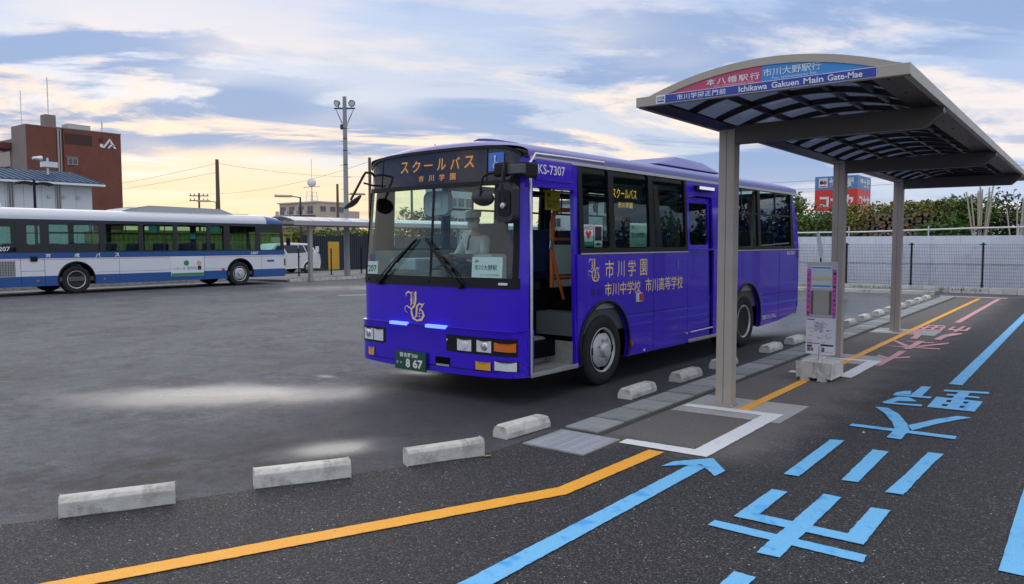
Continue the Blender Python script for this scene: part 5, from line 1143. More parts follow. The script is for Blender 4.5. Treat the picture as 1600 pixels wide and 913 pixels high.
# ------------------------------------------------------------------ white minivan
def minivan():
    t = thing('minivan', 'white minivan with tinted windows parked behind the rail fence', 'van', (-35.6, 23.6, .1)); wp = pbr('van_white', (.76, .77, .79), .3, coat=.7)
    # side outline (y along the car, rear at large y)
    body = [(0.1, .30), (0.0, .62), (.08, .92), (.95, 1.02), (4.28, 1.08), (4.50, 1.0), (4.55, .60), (4.48, .28)] 
    def cut(c): return [(c + .37 * math.cos(math.pi * i / 12), .30 + .37 * math.sin(math.pi * i / 12)) for i in range(12, -1, -1)]
    lower = [(.1, .28)] + cut(.85) + cut(3.72) + [(4.48, .28), (4.56, .60), (4.50, 1.0), (4.40, 1.10), (.95, 1.04), (.1, .92), (0, .6)]
    MB().panel(lower, (), lambda a, b: (0, a, b), (-1.72, 0, 0)).build('body', wp, t, bevel=.05, segs=3)
    gh = MB(); sec = [(0.0, 1.0), (.10, 1.72)]
    vs = []
    for x in (-.05, -1.67): vs += [(x, .95, 1.03), (x, 4.42, 1.09)]
    for x in (-.17, -1.55): vs += [(x, 1.75, 1.66), (x, 2.6, 1.72), (x, 4.05, 1.66)]
    gh.add(vs, [(0, 1, 6, 5, 4), (2, 7, 8, 9, 3), (4, 5, 8, 7), (5, 6, 9, 8), (1, 3, 9, 6), (0, 4, 7, 2), (0, 2, 3, 1)]).build('cabin', wp, t, bevel=.05, segs=3)
    def wn(pts, nm='side_window'): MB().panel(pts, (), lambda a, b: (-.03 - (b - 1.03) * .19, a, b), (-.01, 0, 0)).build(nm, glass_van2, t)
    glass_van2 = pbr('van_tinted_window', (.02, .022, .026), .12, coat=.5)
    wn([(2.35, 1.14), (3.10, 1.14), (3.10, 1.58), (2.12, 1.58)]); wn([(3.14, 1.14), (3.62, 1.16), (3.44, 1.58), (3.14, 1.58)]); wn([(3.68, 1.18), (4.16, 1.22), (3.92, 1.56), (3.52, 1.58)]); wn([(1.35, 1.12), (2.22, 1.13), (2.02, 1.56), (1.75, 1.54)])
    MB().box(.001, .02, 3.0, 3.2, .92, .96).build('door_handle', chrome, t); MB().box(.0005, .003, 3.12, 3.13, .32, 1.08).build('door_seam', int_dark, t); MB().box(.0005, .003, 2.2, 2.21, .32, 1.08).build('door_seam', int_dark, t); MB().box(-.10, -.005, 4.40, 4.52, .98, 1.10).build('tail_lamp', lens_red, t)
    for y in (.85, 3.72):
        wheel(t, -.01, y, .33, .2); wheel(t, -1.71, y, .33, .2, s=-1)
minivan()

# ------------------------------------------------------------------ right-hand boundary: mesh fence, hoarding, hedge
mesh_green = pbr('fence_dark_green', (.015, .018, .016), .5, .2)
def mesh_fence():
    f = thing('mesh_fence', 'dark wire mesh fence on a block kerb in front of the white hoarding', 'fence', (0, 30.2, 0))
    blk = MB().box(-.195, .195, -.06, .06, 0, .20).mesh('block', bevel=.008); blk.materials.append(concrete)
    for i in range(80):
        b = link('block', blk, f); b.location = (-13.5 + i * .4, 0, .02 if i < 23 else .0)
    xs = [-14.05 + 2.185 * i for i in range(15)]
    for x in xs:
        MB().box(x - .03, x + .03, .07, .13, .0, 1.74).box(x - .09, x + .09, .065, .075, 1.66, 1.70).box(x - .07, x + .07, .065, .075, .26, .29).build('post', mesh_green, f, bevel=.004)
    for a, b in zip(xs, xs[1:]):
        m = MB(); k = 42
        for i in range(k + 1):
            x = a + (b - a) * i / k; m.box(x - .0028, x + .0028, .055, .061, .24, 1.69)
        for z in [.26 + .0 + i * .118 for i in range(13)]: m.box(a, b, .048, .054, z - .003, z + .003)
        m.build('wire_mesh', mesh_green, f, kind='stuff')
mesh_fence()
hoard_m = pbr('hoarding_white', (.76, .79, .87), .5, var=.05, vs=1.2, dirt=((.46, .48, .54), .4), objrand=.06)
def hoarding():
    h = thing('hoarding', 'pale corrugated sheet hoarding with a pipe rail behind the mesh fence', 'hoarding', (0, 30.9, 0))
    for i in range(34):
        x0 = -14 + i * .92; m = MB(); pts = []
        for k in range(9):
            for q, d in ((0, 0), (.35, 0), (.5, .007), (.85, .007)): pts.append((x0 + (k + q) * .1015, d))
        pts.append((x0 + .914, 0)); n = len(pts)
        vs = [(x, y, z) for x, y in pts for z in (.05, 1.98)]
        fs = [(2 * k, 2 * k + 2, 2 * k + 3, 2 * k + 1) for k in range(n - 1)]
        o = len(vs); vs = vs + [(x, y + .004, z) for x, y, z in vs]; fs = fs + [tuple(j + o for j in f[::-1]) for f in fs]
        m.add(vs, fs).build('sheet', hoard_m, h)
    for i in range(11): x = -13 + i * 2.7; MB().tube([(x, .07, 0), (x, .07, 2.35)], .025, 8).build('support_pipe', galv, h, smooth=.8)
    MB().tube([(-14, .1, 2.12), (-7, .1, 2.15), (-3.5, .1, 2.24), (4, .1, 2.34), (17, .1, 2.4)], .03, 8).build('top_rail', white_p, h, smooth=.8)
    MB().box(-14, 17, -.02, -.003, 1.0, 1.04).build('cross_rail', hoard_m, h)
hoarding()
leaf_a = pbr('leaf_olive', (.185, .185, .03), .6, island=.55, var=.35, vs=.9)
leaf_b = pbr('leaf_green', (.09, .145, .028), .6, island=.5, var=.35, vs=.9)
leaf_c = pbr('leaf_dark', (.055, .08, .02), .6, island=.5, var=.35, vs=.9)
leaf_d = pbr('leaf_russet', (.14, .085, .02), .6, island=.55, var=.35, vs=.9)
bark = pbr('bark', (.07, .05, .035), .9, var=.3, vs=14, bump=.6)
def shrub(label, blobs, n, size, mat, cat='shrub', name='shrub', seed=1, group=None, base=None):
    bx, by = (base or blobs[0][:2]); t = thing(name, label, cat, (bx, by, 0), group=group)
    bl = [(b[0] - bx, b[1] - by, *b[2:]) for b in blobs]
    m = MB(); r = random.Random(seed)
    for b in bl:
        for _ in range(3):
            e = (b[0] + r.uniform(-.5, .5) * b[3], b[1] + r.uniform(-.5, .5) * b[4], b[2] + r.uniform(-.1, .6) * b[5])
            m.tube([(e[0] * .1, e[1] * .1, 0), (e[0] * .5 + .1, e[1] * .5, e[2] * .5), e], .045, 6, .012)
    m.build('trunk', bark, t); leaves('foliage', bl, n, size, mat, t, seed=seed)
    return t
G = 'shrubs behind the white hoarding'
shrub('broad dark green shrub behind the hoarding just right of the blue bus', [(-10.6, 33.2, 2.3, 1.2, 1.0, 1.3), (-9.3, 33.0, 2.1, 1.1, .9, 1.2), (-10.4, 33.3, 3.3, .6, .6, .5)], 5200, .085, leaf_b, seed=3, group=G)
shrub('olive and yellow shrub below the red and blue roof sign', [(-8.2, 33.2, 2.1, 1.0, .8, 1.15), (-8.4, 33.4, 2.9, .7, .6, .5)], 4200, .08, leaf_a, seed=4, group=G)
shrub('long russet olive hedge top above the stack of logs', [(-6.9, 34.0, 2.85, 1.3, .8, .55), (-5.6, 34.0, 2.9, 1.2, .8, .55), (-4.7, 33.9, 2.9, .9, .7, .55)], 6200, .075, leaf_a, seed=5, group=G)
shrub('bright green leafy shrub in front of the stack of logs', [(-5.0, 32.3, 2.05, .65, .5, .55), (-4.3, 32.3, 2.1, .6, .5, .6)], 1900, .085, pbr('leaf_bright', (.07, .15, .02), .55, island=.45), seed=6, group=G)
shrub('yellowish green shrub left of the bundle of poles', [(-4.4, 33.4, 2.6, .9, .7, .85), (-3.7, 33.6, 2.7, .8, .7, .8)], 3600, .08, leaf_b, seed=7, group=G)
shrub('dark shrub standing behind the bundle of poles', [(-2.9, 34.2, 2.4, .9, .8, 1.1), (-2.0, 34.0, 2.2, .9, .8, 1.1)], 3800, .08, leaf_c, seed=8, group=G)
shrub('loose tall shrub at the right edge of the picture above the hoarding', [(-1.6, 33.4, 2.6, .9, .8, 1.0), (-.4, 33.6, 2.7, 1.0, .8, 1.2), (.8, 33.6, 2.7, 1.0, .8, 1.2)], 5200, .08, leaf_b, seed=9, group=G)
shrub('tall evergreen shrub added unseen to continue the hedge past the right edge of the picture', [(2.6, 33.8, 2.2, 1.4, .9, 2.0), (4.6, 33.8, 2.2, 1.4, .9, 2.0), (6.6, 34, 2.2, 1.4, .9, 2.0)], 14000, .12, leaf_c, seed=31, group=G)  # out of view; added so the bus windows reflect dark foliage
shrub('long evergreen hedge added unseen, right of the picture behind the hoarding', [(8.8, 34, 2.2, 1.5, .9, 2.0), (11, 34, 2.2, 1.5, .9, 2.0), (13.2, 34, 2.2, 1.5, .9, 2.0), (15.6, 34, 2.2, 1.6, .9, 2.0)], 18000, .12, leaf_c, seed=32, group=G)  # also out of view, extends the foliage those windows reflect
def log_pile():
    t = thing('log_pile', 'tall stack of split firewood behind the hoarding under the hedge', 'log pile', (-6.3, 33.3, 0))
    lm = MB().lathe([(-.3, .0), (-.3, .5), (.3, .5), (.3, 0)], 8, 'Y').mesh('log'); lm.materials.append(bark)
    cut = pbr('cut_wood', (.22, .15, .09), .85, var=.25, vs=9)
    lm.materials.append(cut)
    for p in lm.polygons:
        if abs(p.normal.y) > .9: p.material_index = 1
    r = random.Random(11); z = .3
    while z < 2.92:
        x = -1.75 + r.uniform(0, .1)
        while x < 1.95:
            d = r.uniform(.09, .2); x += r.choice((0, 0, .03, .07)); o = link('log', lm, t); o.location = (x + d / 2, r.uniform(-.12, .12), z + r.uniform(-.02, .02)); o.scale = (d, 1.0, d * r.uniform(.75, 1)); o.rotation_euler = (0, r.uniform(0, 6), r.uniform(-.1, .1))
            x += d * .98
        z += .125
log_pile()
def pole_bundle(label, x, y, n, h, sp, seed):
    t = thing('pole_bundle', label, 'poles', (x, y, 0)); r = random.Random(seed)
    bm_ = pbr('bamboo_pale', (.50, .46, .38), .6, var=.2, vs=6, island=.25)
    for i in range(n):
        a = r.uniform(-1, 1); b = r.uniform(-1, 1); hh = h * r.uniform(.86, 1.05)
        MB().tube([(a * sp * .35, b * .15, .2), (a * sp * .42 + .02, b * .15, hh * .5), (a * sp + r.uniform(-.05, .05), b * .25, hh)], .034, 7, .024).build('pole', bm_, t, smooth=.9)
    if n > 6: MB().lathe([(2.28, .26), (2.33, .26)], 16, 'Z').build('rope', pbr('rope', (.30, .16, .06), .9), t)
pole_bundle('thick bundle of pale poles tied with rope standing behind the hoarding', -3.45, 32.0, 13, 3.75, .42, 2)
pole_bundle('thin group of short and long poles near the right edge behind the hoarding', -2.3, 32.0, 6, 3.2, .38, 5)
def roof_sign():
    t = thing('roof_sign', 'big blue and red shop sign box rising above the shrubs', 'sign', (-24.4, 85, 0))
    bl = pbr('sign_box_blue', (.12, .25, .50), .5, var=.05); rd = pbr('sign_box_red', (.72, .045, .03), .5, var=.05); wt = white_sticker
    MB().box(0, 4.3, 0, 5.6, 7.35, 8.75).build('blue_box', bl, t); MB().box(0, 4.3, 0, 5.6, 5.1, 7.34).build('red_box', rd, t)
    MB().box(-.1, 4.4, -.1, 5.7, 4.7, 5.08).build('plinth', white_p, t); MB().box(.3, 4.0, .3, 5.3, 0, 4.7).build('support_building', pbr('shop_wall', (.5, .5, .48), .8), t)
    text('lettering', '紳士服', wt, t, (1.45, -.02, 7.55), w=2.5, h=1.0, bold=.03); text('lettering', 'コナカ', wt, t, (.5, -.02, 5.45), w=3.4, h=1.3, bold=.05)
    text('lettering', '紳士服', wt, t, (4.32, .8, 7.55), (0, 1, 0), w=4.2, h=1.0, bold=.03); text('lettering', 'コナカ', wt, t, (4.32, .6, 5.45), (0, 1, 0), w=4.4, h=1.3, bold=.05)
    b = MB().box(.4, 1.3, -.04, -.005, 7.55, 8.55).build('emblem_plate', wt, t)
    MB().lathe([(-.05, .0), (-.05, .2), (-.02, .2)], 20, 'Y', (.70, 0, 8.1)).build('emblem_disc', navy_print, b); MB().lathe([(-.06, .0), (-.06, .2), (-.02, .2)], 20, 'Y', (1.02, 0, 8.1)).build('emblem_disc', lens_red, b)
    MB().box(.5, 1.2, -.05, -.03, 7.65, 7.73).build('emblem_bar', navy_print, b)
roof_sign()

# ------------------------------------------------------------------ far left side of the lot
def far_canopy():
    t = thing('walkway_canopy', 'pale grey walkway canopy on slim posts across the lot', 'bus shelter', (-29.05, 22.4, 0))
    for y in (0, 5.2, 10.4, 15.6): MB().box(-.085, .085, y - .085, y + .085, 0, 2.62).build('post', pbr('far_post', (.36, .34, .31), .5, .2), t, bevel=.01)
    cm = pbr('canopy_sheet', (.55, .56, .60), .4, var=.08, vs=.8)
    def rf(a, b, y0, y1): x = .35 - 2.5 * a; return (x, y0 + (y1 - y0) * b, 2.78 + .22 * (1 - (2 * a - 1) ** 2))
    for i in range(17):
        y0 = -1.1 + i * 1.12; MB().grid(lambda a, b: rf(a, b, y0, y0 + 1.06), 8, 1, (0, 0, .03)).build('roof_sheet', cm, t, smooth=.6)
    fm = pbr('far_fascia', (.40, .38, .36), .5)
    MB().box(.33, .42, -1.15, 17.9, 2.60, 2.80).build('fascia', fm, t); MB().box(-2.24, -2.15, -1.15, 17.9, 2.60, 2.80).build('fascia', fm, t)
    for i in range(18): MB().box(-2.15, .33, -1.12 + i * 1.12, -1.06 + i * 1.12, 2.66, 2.78).build('rafter', fm, t)
far_canopy()
def left_wall():
    t = thing('site_fence', 'dark navy corrugated site fence behind the far canopy', 'fence', (-38.0, 28.6, .1))
    nm = pbr('fence_navy', (.022, .034, .052), .55, var=.15, vs=1.0)
    for i in range(26):
        y0 = i * .95; m = MB(); pts = []
        for k in range(6):
            for q, d in ((0, 0), (.4, 0), (.5, .04), (.9, .04)): pts.append((y0 + (k + q) * .155, d))
        n = len(pts); vs = [(d, y, z) for y, d in pts for z in (0, 2.15)]; fs = [(2 * k, 2 * k + 2, 2 * k + 3, 2 * k + 1) for k in range(n - 1)]
        o = len(vs); vs = vs + [(x - .01, y, z) for x, y, z in vs]; fs = fs + [tuple(j + o for j in f[::-1]) for f in fs]
        m.add(vs, fs).build('panel', nm, t)
    MB().box(.05, .10, 2.0, 2.85, .05, 1.78).build('yellow_board', pbr('board_yellow', (.62, .36, .03), .6, var=.06), t)
    MB().box(.05, .07, 1.05, 1.3, 1.15, 1.5).build('notice', white_p, t)
left_wall()
def container():
    t = thing('storage_container', 'olive yellow corrugated storage container beyond the white van', 'container', (-38.4, 17.5, .1))
    cm = pbr('container_olive', (.27, .24, .05), .6, var=.12, vs=.7, dirt=((.15, .11, .05), .4)); m = MB(); pts = []
    for k in range(44):
        for q, d in ((0, 0), (.4, 0), (.5, .05), (.9, .05)): pts.append(((k + q) * .245, d))
    n = len(pts); vs = [(d, y, z) for y, d in pts for z in (.1, 2.3)]; fs = [(2 * k, 2 * k + 2, 2 * k + 3, 2 * k + 1) for k in range(n - 1)]
    m.add(vs, fs).build('corrugated_side', cm, t)
    MB().box(-2.4, -.005, 0, 10.8, .1, 2.3).build('body', cm, t); MB().box(.052, .1, 0, 10.8, 2.22, 2.36).box(.052, .1, 0, 10.8, 0, .14).build('edge_rail', cm, t)
    MB().box(.055, .07, 9.3, 10.2, 1.75, 2.05).build('plate', pbr('plate_cream', (.5, .46, .3), .6), t)
container()
G2 = 'hedge shrubs beyond the far site fence'
shrub('yellow green hedge shrub above the navy fence behind the far canopy', [(-42, 31.2, 2.0, 1.2, 1.6, .85), (-42, 33.8, 2.0, 1.2, 1.6, .85)], 4200, .11, pbr('leaf_yellowgreen', (.13, .15, .02), .6, island=.5), seed=21, group=G2)
shrub('dark green hedge shrub above the navy fence left of the blue bus', [(-42, 36.4, 2.1, 1.2, 1.7, .85), (-42, 38.8, 2.2, 1.2, 1.6, 1.0)], 4000, .11, leaf_b, seed=22, group=G2)
shrub('rounded russet bush seen through the bus windscreen over the navy fence', [(-42, 42.5, 2.7, 1.6, 2.2, 1.7), (-42, 45.2, 2.6, 1.5, 1.8, 1.5)], 5200, .12, leaf_d, seed=23, group=G2)
shrub('dark green roadside bush seen through the bus door opening', [(-40, 52, 2.0, 2, 3, 1.7), (-40, 57, 2.0, 2, 3, 1.6)], 5200, .13, leaf_b, seed=24, group=G2)
shrub('low dark green bush seen through the rear windows of the bus', [(-34, 60, 2.0, 3, 3, 1.9), (-27, 62, 2.0, 3, 3, 1.9), (-20, 62, 2.0, 3, 3, 1.9)], 7000, .14, leaf_c, seed=25, group=G2)

def rail_fence():
    t = thing('rail_fence', 'thin wire fence on two black posts in front of the white van', 'fence', (-32.6, 24.6, .1))
    for y in (-.2, 1.9, 4.0, 6.1, 8.2): MB().tube([(0, y, 0), (0, y, 1.42)], .035, 8).box(-.08, .08, y - .08, y + .08, 0, .02).build('post', black_trim, t)
    m = MB()
    for z in [.12 + .1 * i for i in range(13)]: m.box(-.004, .004, -.2, 8.2, z - .003, z + .003)
    m.build('wires', pbr('fence_wire', (.12, .13, .13), .5, .5), t, kind='stuff')
rail_fence()
def light_mast():
    t = thing('floodlight_mast', 'tall grey mast with two round floodlights beside the far canopy', 'light mast', (-30.25, 25.6, .1))
    MB().tube([(0, 0, 0), (.0, 0, 4), (0, 0, 9.0)], .155, 16, .095).build('mast', pole_m, t, smooth=.8)
    for z in (.6, 5.6, 6.3, 6.9, 7.4): MB().lathe([(z, .15 - z * .006), (z + .05, .15 - z * .006)], 16, 'Z').build('band', dark_metal, t)
    a = Vector((.79, .61, 0)); w = Vector((-.61, .79, 0)) * -1
    MB().obox((0, 0, 8.42), a * .52, Vector((-.61, .79, 0)) * .05, (0, 0, .03)).build('cross_arm', dark_metal, t)
    m = MB()
    for s in (-1, 1):
        for q in (-.06, .06): m.tube([tuple(a * s * .45 + Vector((0, 0, 8.4))), tuple(a * s * .08 + Vector((0, 0, 7.55 + q)))], .012, 5)
    m.build('brace', dark_metal, t); MB().obox(a * -.15 + Vector((0, 0, 7.5)), a * .07, Vector((-.61, .79, 0)) * .07, (0, 0, .12)).build('switch_box', dark_metal, t)
    for s in (-1, 1):
        h = MB().lathe([(-.16, .05), (-.13, .12), (.04, .20), (.10, .205), (.11, .18), (.06, .16), (.06, 0)], 18, 'Y').build('floodlight', pbr('floodlight_grey', (.28, .27, .25), .5, .3), t, smooth=.6)
        h.location = a * s * .36 + Vector((0, 0, 8.68)); h.scale = (.85, .85, .85); h.rotation_euler = (R(-18), 0, R(205 + 25 * s))
        MB().lathe([(.085, .155), (.092, .155)], 18, 'Y').build('lens', lens_clear, h); MB().box(-.02, .02, -.05, .0, -.3, -.15).build('bracket', dark_metal, h)
    for i in range(8):
        z = 3.2 + i * .6; s = 1 if i % 2 else -1; MB().tube([(0, 0, z), tuple(a * s * .26 + Vector((0, 0, z)))], .012, 5).build('step_bolt', dark_metal, t)
light_mast()
def utility_pole(label, x, y, h, arm=None, r=.15, mat=None):
    t = thing('utility_pole', label, 'pole', (x, y, 0)); MB().tube([(0, 0, 0), (0, 0, h)], r, 10, r * .65).build('shaft', mat or pbr('weathered_pole', (.12, .09, .07), .85), t, smooth=.8)
    if arm:
        for z in arm:
            c = MB().obox((0, 0, z), Vector((.62, .78, 0)) * .95, Vector((-.78, .62, 0)) * .04, (0, 0, .05)).build('cross_arm', dark_metal, t)
            for q in (-.85, -.45, .45, .85): MB().tube([(.62 * q, .78 * q, z + .04), (.62 * q, .78 * q, z + .24)], .05, 6).build('insulator', dark_metal, c)
utility_pole('tall bare brown utility pole above the white and blue bus', -55.3, 33.85, 8.4, r=.2)
utility_pole('small utility pole with crossarm in the distance over the white bus', -75.1, 43.8, 7.1, (6.8, 6.3), r=.14)
utility_pole('slim brown pole behind the far canopy right of the street lamp', -38.15, 31.6, 5.5, r=.11)
utility_pole('brown pole rising right behind the blue bus mirror', -45.7, 41.1, 8.5, r=.17)
utility_pole('utility pole with crossarm seen through the bus windscreen', -60, 60, 9.6, (9.2,), r=.17)
def street_lamp(label, x, y, h, d):
    t = thing('street_lamp', label, 'street lamp', (x, y, 0)); MB().tube([(0, 0, 0), (0, 0, h)], .075, 10, .05).build('column', dark_metal, t, smooth=.8)
    a = Vector((d[0], d[1], 0)).normalized()
    MB().tube([(0, 0, h - .03), tuple(a * .5 + Vector((0, 0, h + .04)))], .03, 8).build('arm', dark_metal, t)
    hd = MB().grid(lambda u, v: tuple(a * (.45 + 1.0 * u) + Vector((-a.y, a.x, 0)) * (v - .5) * .42 * math.sin(math.pi * min(.97, max(.06, u))) ** .5 + Vector((0, 0, h + .03 + .09 * math.sin(math.pi * v)))), 8, 6, (0, 0, -.05)).build('head', pbr('lamp_head_grey', (.30, .27, .22), .5), t, smooth=.8)
street_lamp('street lamp with a flat head reaching left over the far canopy', -37.4, 28.2, 4.5, (-.55, -.83))
street_lamp('street lamp head beside the bare brown pole above the white bus', -57.3, 34.9, 5.2, (-.55, -.83))
street_lamp('small street lamp beside the slim brown pole behind the canopy', -39.5, 33.3, 5.0, (.3, .9))
def twin_lamp():
    t = thing('twin_lamp', 'black twin armed lamp post before the white building', 'street lamp', (-48, 18, 0)); MB().tube([(0, 0, 0), (0, 0, 5.42)], .09, 10, .07).build('column', black_trim, t)
    for s in (-1, 1): MB().grid(lambda u, v: ((v - .5) * .5, s * (.05 + .85 * u), 5.30 - .08 * abs(2 * u - 1) ** 2 + .05 * math.sin(3.14 * v)), 6, 4, (0, 0, -.13)).build('head', black_trim, t, smooth=.8)
twin_lamp()
def cables():
    def wire(label, a, b, sag):
        pts = [tuple(Vector(a).lerp(Vector(b), i / 14) - Vector((0, 0, sag * 4 * (i / 14) * (1 - i / 14)))) for i in range(15)]
        tag(MB().tube(pts, .012, 5).build('power_cable', pbr('cable_grey', (.10, .09, .08), .7)), label, 'cable', 'overhead power cables')
    wire('upper power cable running left from the bare brown pole', (-55.3, 33.85, 8.1), (-120, 34, 8.5), 1.2); wire('lower power cable running left from the bare brown pole', (-55.3, 33.85, 7.4), (-120, 30, 7.0), 1.0)
    wire('upper power cable from the bare pole toward the floodlight mast', (-55.3, 33.85, 8.1), (-60, 60, 9.3), .6); wire('power cable crossing behind the floodlight mast at mid height', (-75.1, 43.8, 7.0), (-45.7, 41.1, 8.2), .7)
    wire('power cable spanning behind the shelter posts over the shrubs', (-45, 70, 7.8), (8, 62, 7.6), .8); wire('lower power cable spanning behind the shelter posts over the shrubs', (-45, 70, 7.2), (8, 62, 6.9), .8)
cables()

# ------------------------------------------------------------------ far buildings
bwin = pbr('far_window_glass', (.05, .06, .07), .12, spec=.8); bframe = pbr('far_window_frame', (.45, .45, .44), .5)
def win(parent, x, y, z, w, h, axis, name='window'):
    """window set into a wall plane; axis 'X': plane faces +X, 'Y': faces -Y"""
    if axis == 'X':
        f = MB().box(x, x + .08, y, y + w, z, z + h).build(name, bframe, parent); MB().box(x + .081, x + .09, y + .06, y + w / 2 - .03, z + .06, z + h - .06).box(x + .081, x + .09, y + w / 2 + .03, y + w - .06, z + .06, z + h - .06).build('pane', bwin, f)
    else:
        f = MB().box(x, x + w, y - .08, y, z, z + h).build(name, bframe, parent); MB().box(x + .06, x + w / 2 - .03, y - .09, y - .081, z + .06, z + h - .06).box(x + w / 2 + .03, x + w - .06, y - .09, y - .081, z + .06, z + h - .06).build('pane', bwin, f)
def brown_building():
    t = thing('brown_office_building', 'brown tiled office block with a white roof emblem at far left', 'building', (-90, 33.2, 0))
    bm_ = pbr('brown_tile', (.175, .052, .028), .6, var=.18, vs=.5, dirt=((.09, .03, .02), .5)); gm = pbr('brown_grey_side', (.24, .19, .17), .7, var=.08, vs=.4); dk = pbr('dark_brown', (.06, .025, .02), .7)
    MB().box(-3.7, 0, 3.62, 9.8, 0, 14.35).build('wall', bm_, t); MB().box(-3.7, -.12, 0, 3.6, 0, 14.35).build('wall', bm_, t)
    MB().box(-3.76, -.10, -.09, -.004, 0, 14.40).build('side_wall', gm, t)
    MB().box(-3.8, .04, 3.55, 9.85, 14.352, 14.46).box(-3.8, -.08, -.05, 3.55, 14.352, 14.46).build('parapet', gm, t)
    MB().box(.0, .03, 3.75, 6.6, 12.75, 13.9).build('louvre', dk, t); MB().box(.0, .03, 7.35, 7.8, 13.3, 13.75).build('vent', dk, t)
    win(t, 0, 3.95, 10.5, 1.05, .75, 'X'); MB().box(.0, .12, 3.75, 5.1, 11.28, 11.4).build('hood', gm, t)
    MB().tube([(-.02, 3.1, 5), (-.02, 3.1, 14.3)], .09, 8).tube([(-.02, 3.35, 5), (-.02, 3.35, 14.3)], .06, 8).build('drain_pipe', pbr('pipe_grey', (.4, .4, .4), .5), t)
    wt = white_sticker
    lg = MB().lathe([(.01, 0), (.01, .2), (.06, .2), (.06, 0)], 18, 'X', (0, 7.62, 12.9)).build('emblem', wt, t)
    f = lambda a, b: (.01, 7.70 + a * .92, 12.67 + b * .92)
    MB().panel([(0, 0), (.25, 0), (1.05, 1.05), (.9, 1.2)], (), f, (.05, 0, 0)).build('stroke', wt, lg); MB().panel([(.62, 0), (.85, 0), (1.02, .25), (1.45, .25), (1.3, .45), (.95, .45)], (), f, (.05, 0, 0)).build('stroke', wt, lg); MB().panel([(1.06, 1.04), (1.7, 0), (1.42, 0), (.96, .72)], (), f, (.05, 0, 0)).build('stroke', wt, lg)
    MB().box(-2.6, -1.4, 2.4, 3.5, 14.47, 15.9).build('chimney', gm, t); MB().box(-3.2, -1.6, 4.8, 7.2, 14.47, 15.2).build('roof_plant', int_grey, t); MB().tube([(-2, 3, 15.9), (-2, 3, 20)], .06, 6).build('aerial', galv, t); MB().tube([(-1, 8.2, 14.4), (-1, 8.2, 15.9)], .09, 6).build('flue', galv, t)
    lw = MB().box(-16, -3.80, -.02, 6, 0, 13.2).build('annex_wall', gm, t)
    MB().box(-6.6, -3.85, -1.2, -.03, 12.1, 12.75).build('balcony_band', bm_, t); MB().box(-6.6, -3.85, -1.2, -.03, 9.4, 10.1).build('balcony_band', bm_, t); MB().box(-12, -4.3, -.08, -.025, 10.3, 11.9).build('balcony_glazing', bwin, t); MB().tube([(-6.6, 2, 13.2), (-6.6, 2, 19)], .05, 6).build('aerial', galv, t)
brown_building()
def white_building():
    t = thing('white_hall', 'white panelled building with a blue metal roof at far left', 'building', (-60, 26.4, 0)); wm = pbr('white_siding', (.62, .66, .68), .6, var=.05, vs=.6)
    for i in range(19): MB().box(-9, .0, -1.15 * (i + 1) + .012, -1.15 * i - .012, 0, 6.15).build('wall_panel', wm, t)
    MB().box(-8.9, -.03, -21.8, -.01, 0, 6.1).build('wall_core', int_grey, t)
    rm = pbr('blue_metal_roof', (.018, .07, .14), .65, 0, .3, var=.1); rf = MB().panel([(.7, 6.28), (-4.5, 7.4), (-10, 6.28), (-10, 6.12), (.7, 6.12)], (), lambda a, b: (a, .6, b), (0, -23, 0)).build('roof', rm, t)
    for i in range(50): MB().obox((-1.9, .4 - i * .46, 6.86), Vector((2.62, 0, -.565)), (0, .025, 0), (.01, 0, .03)).build('roof_rib', rm, rf)
    MB().box(.69, .85, -22.4, .62, 6.05, 6.2).build('gutter', white_p, t)
    for y in (-5.6, -2.55, -8.8, -12): win(t, .01, y, 4.2, .38, 1.9, 'X')
    for y in (-1.0, -2.0, -3.0): MB().lathe([(0, .12), (.12, .12), (.12, 0)], 10, 'X', (.01, y, 5.2)).build('wall_lamp', int_grey, t)
    h = MB().lathe([(-.3, .10), (.3, .22), (.32, .0)], 14, 'Y', (-2.5, -2.7, 8.1)).build('roof_horn', galv, t); MB().tube([(-2.5, -2.0, 6.8), (-2.5, -2.0, 8.2)], .08, 8).box(-2.8, -2.2, -2.4, -1.4, 7.5, 7.9).build('horn_mount', galv, h)
white_building()
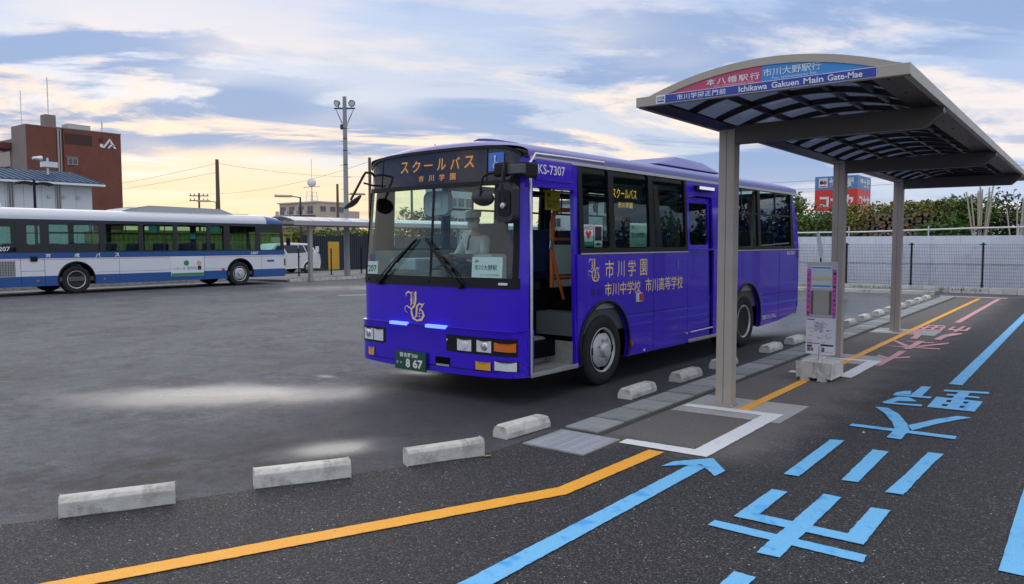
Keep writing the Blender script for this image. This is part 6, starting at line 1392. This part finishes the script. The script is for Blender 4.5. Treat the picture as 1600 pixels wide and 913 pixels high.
def apartment():
    t = thing('apartment_block', 'beige apartment block with balconies and a rooftop antenna dome', 'building', (-114.2, 89.75, 0)); wm = pbr('apartment_beige', (.60, .46, .34), .75, var=.06, vs=.3); sl = pbr('apartment_band', (.60, .52, .44), .7); bal = pbr('balcony_rail', (.22, .19, .17), .7)
    MB().box(-11.3, 0, 0, 6.5, 0, 9.35).build('wall', wm, t); MB().box(-8, -.05, 6.52, 10.2, 0, 8.0).build('wing', wm, t)
    MB().box(-11.7, .12, -.25, 6.6, 9.352, 9.6).build('roof_slab', sl, t)
    for k, z in enumerate((.6, 2.8, 5.0, 7.2)):
        MB().box(-11.5, -.4, -1.0, -.002, z - .12, z + .02).build('balcony_slab', sl, t)
        for i in range(4):
            x = -11.2 + i * 2.75; b = MB().box(x, x + .9, -1.0, -.94, z + .03, z + .75).build('balcony_panel', sl, t); m = MB()
            for q in range(10): m.box(x + .95 + q * .17, x + .98 + q * .17, -1.0, -.97, z + .03, z + .72)
            m.build('balcony_rail', bal, t); win(t, x + .2, 0, z + .1, 1.7, 1.55, 'Y')
        for y in (.7, 3.0, 5.0): win(t, .0, y, z + .55, 1.3, 1.0, 'X')
        win(t, -.05, 8.0, z + .4, 1.2, .9, 'X') if z < 6 else None
    a = MB().tube([(-10.4, 7, 9.6), (-10.4, 7, 13.4)], .12, 8).build('antenna_mast', galv, t)
    m = MB()
    for dx in (-.9, .9):
        for dy in (-.9, .9): m.tube([(-10.4 + dx, 7 + dy, 9.6), (-10.4 + dx * .7, 7 + dy * .7, 12.0)], .06, 5)
    for z in (10.4, 11.2, 12): m.box(-11.2, -9.6, 6.2, 6.28, z, z + .06).box(-11.2, -9.6, 7.7, 7.78, z, z + .06)
    m.build('lattice', galv, a); MB().lathe([(-.9, .0), (-.75, .5), (-.3, .88), (.2, .9), (.7, .55), (.9, 0)], 16, 'Z', (-10.4, 7, 13.9)).build('antenna_dome', white_p, a, smooth=1); MB().tube([(-10.4, 7, 14.7), (-10.4, 7, 18.5)], .06, 5).build('aerial', galv, a)
    MB().box(-13, -8, 6.9, 7.1, 13.0, 13.15).build('cross_arm', galv, a)
apartment()
def far_house(label, x, y, w, d, h, c, nw):
    t = thing('building', label, 'building', (x, y, 0)); MB().box(0, w, 0, d, 0, h).build('wall', pbr('far_wall_%d' % int(x * 7 + y), c, .8, var=.08, vs=.4), t)
    MB().box(-.3, w + .3, -.3, d + .3, h + .002, h + .4).build('roof', pbr('far_roof', (.16, .17, .18), .7), t)
    for z in np.arange(1.2, h - 1.5, 2.9):
        for i in range(nw): win(t, .8 + i * (w - 1) / nw, 0, z, 1.4, 1.3, 'Y'); win(t, w, .8 + i * (d - 1) / nw, z, 1.4, 1.3, 'X')
far_house('pale tall apartment block seen through the windscreen glass', -77.4, 80.2, 4, 6, 12.5, (.42, .44, .48), 3)
far_house('long pale warehouse seen through the bus door opening', -64, 92, 26, 10, 7.5, (.50, .53, .56), 6)
far_house('white low building seen through the rear half of the bus', -34, 96, 20, 8, 4.2, (.58, .59, .58), 5)
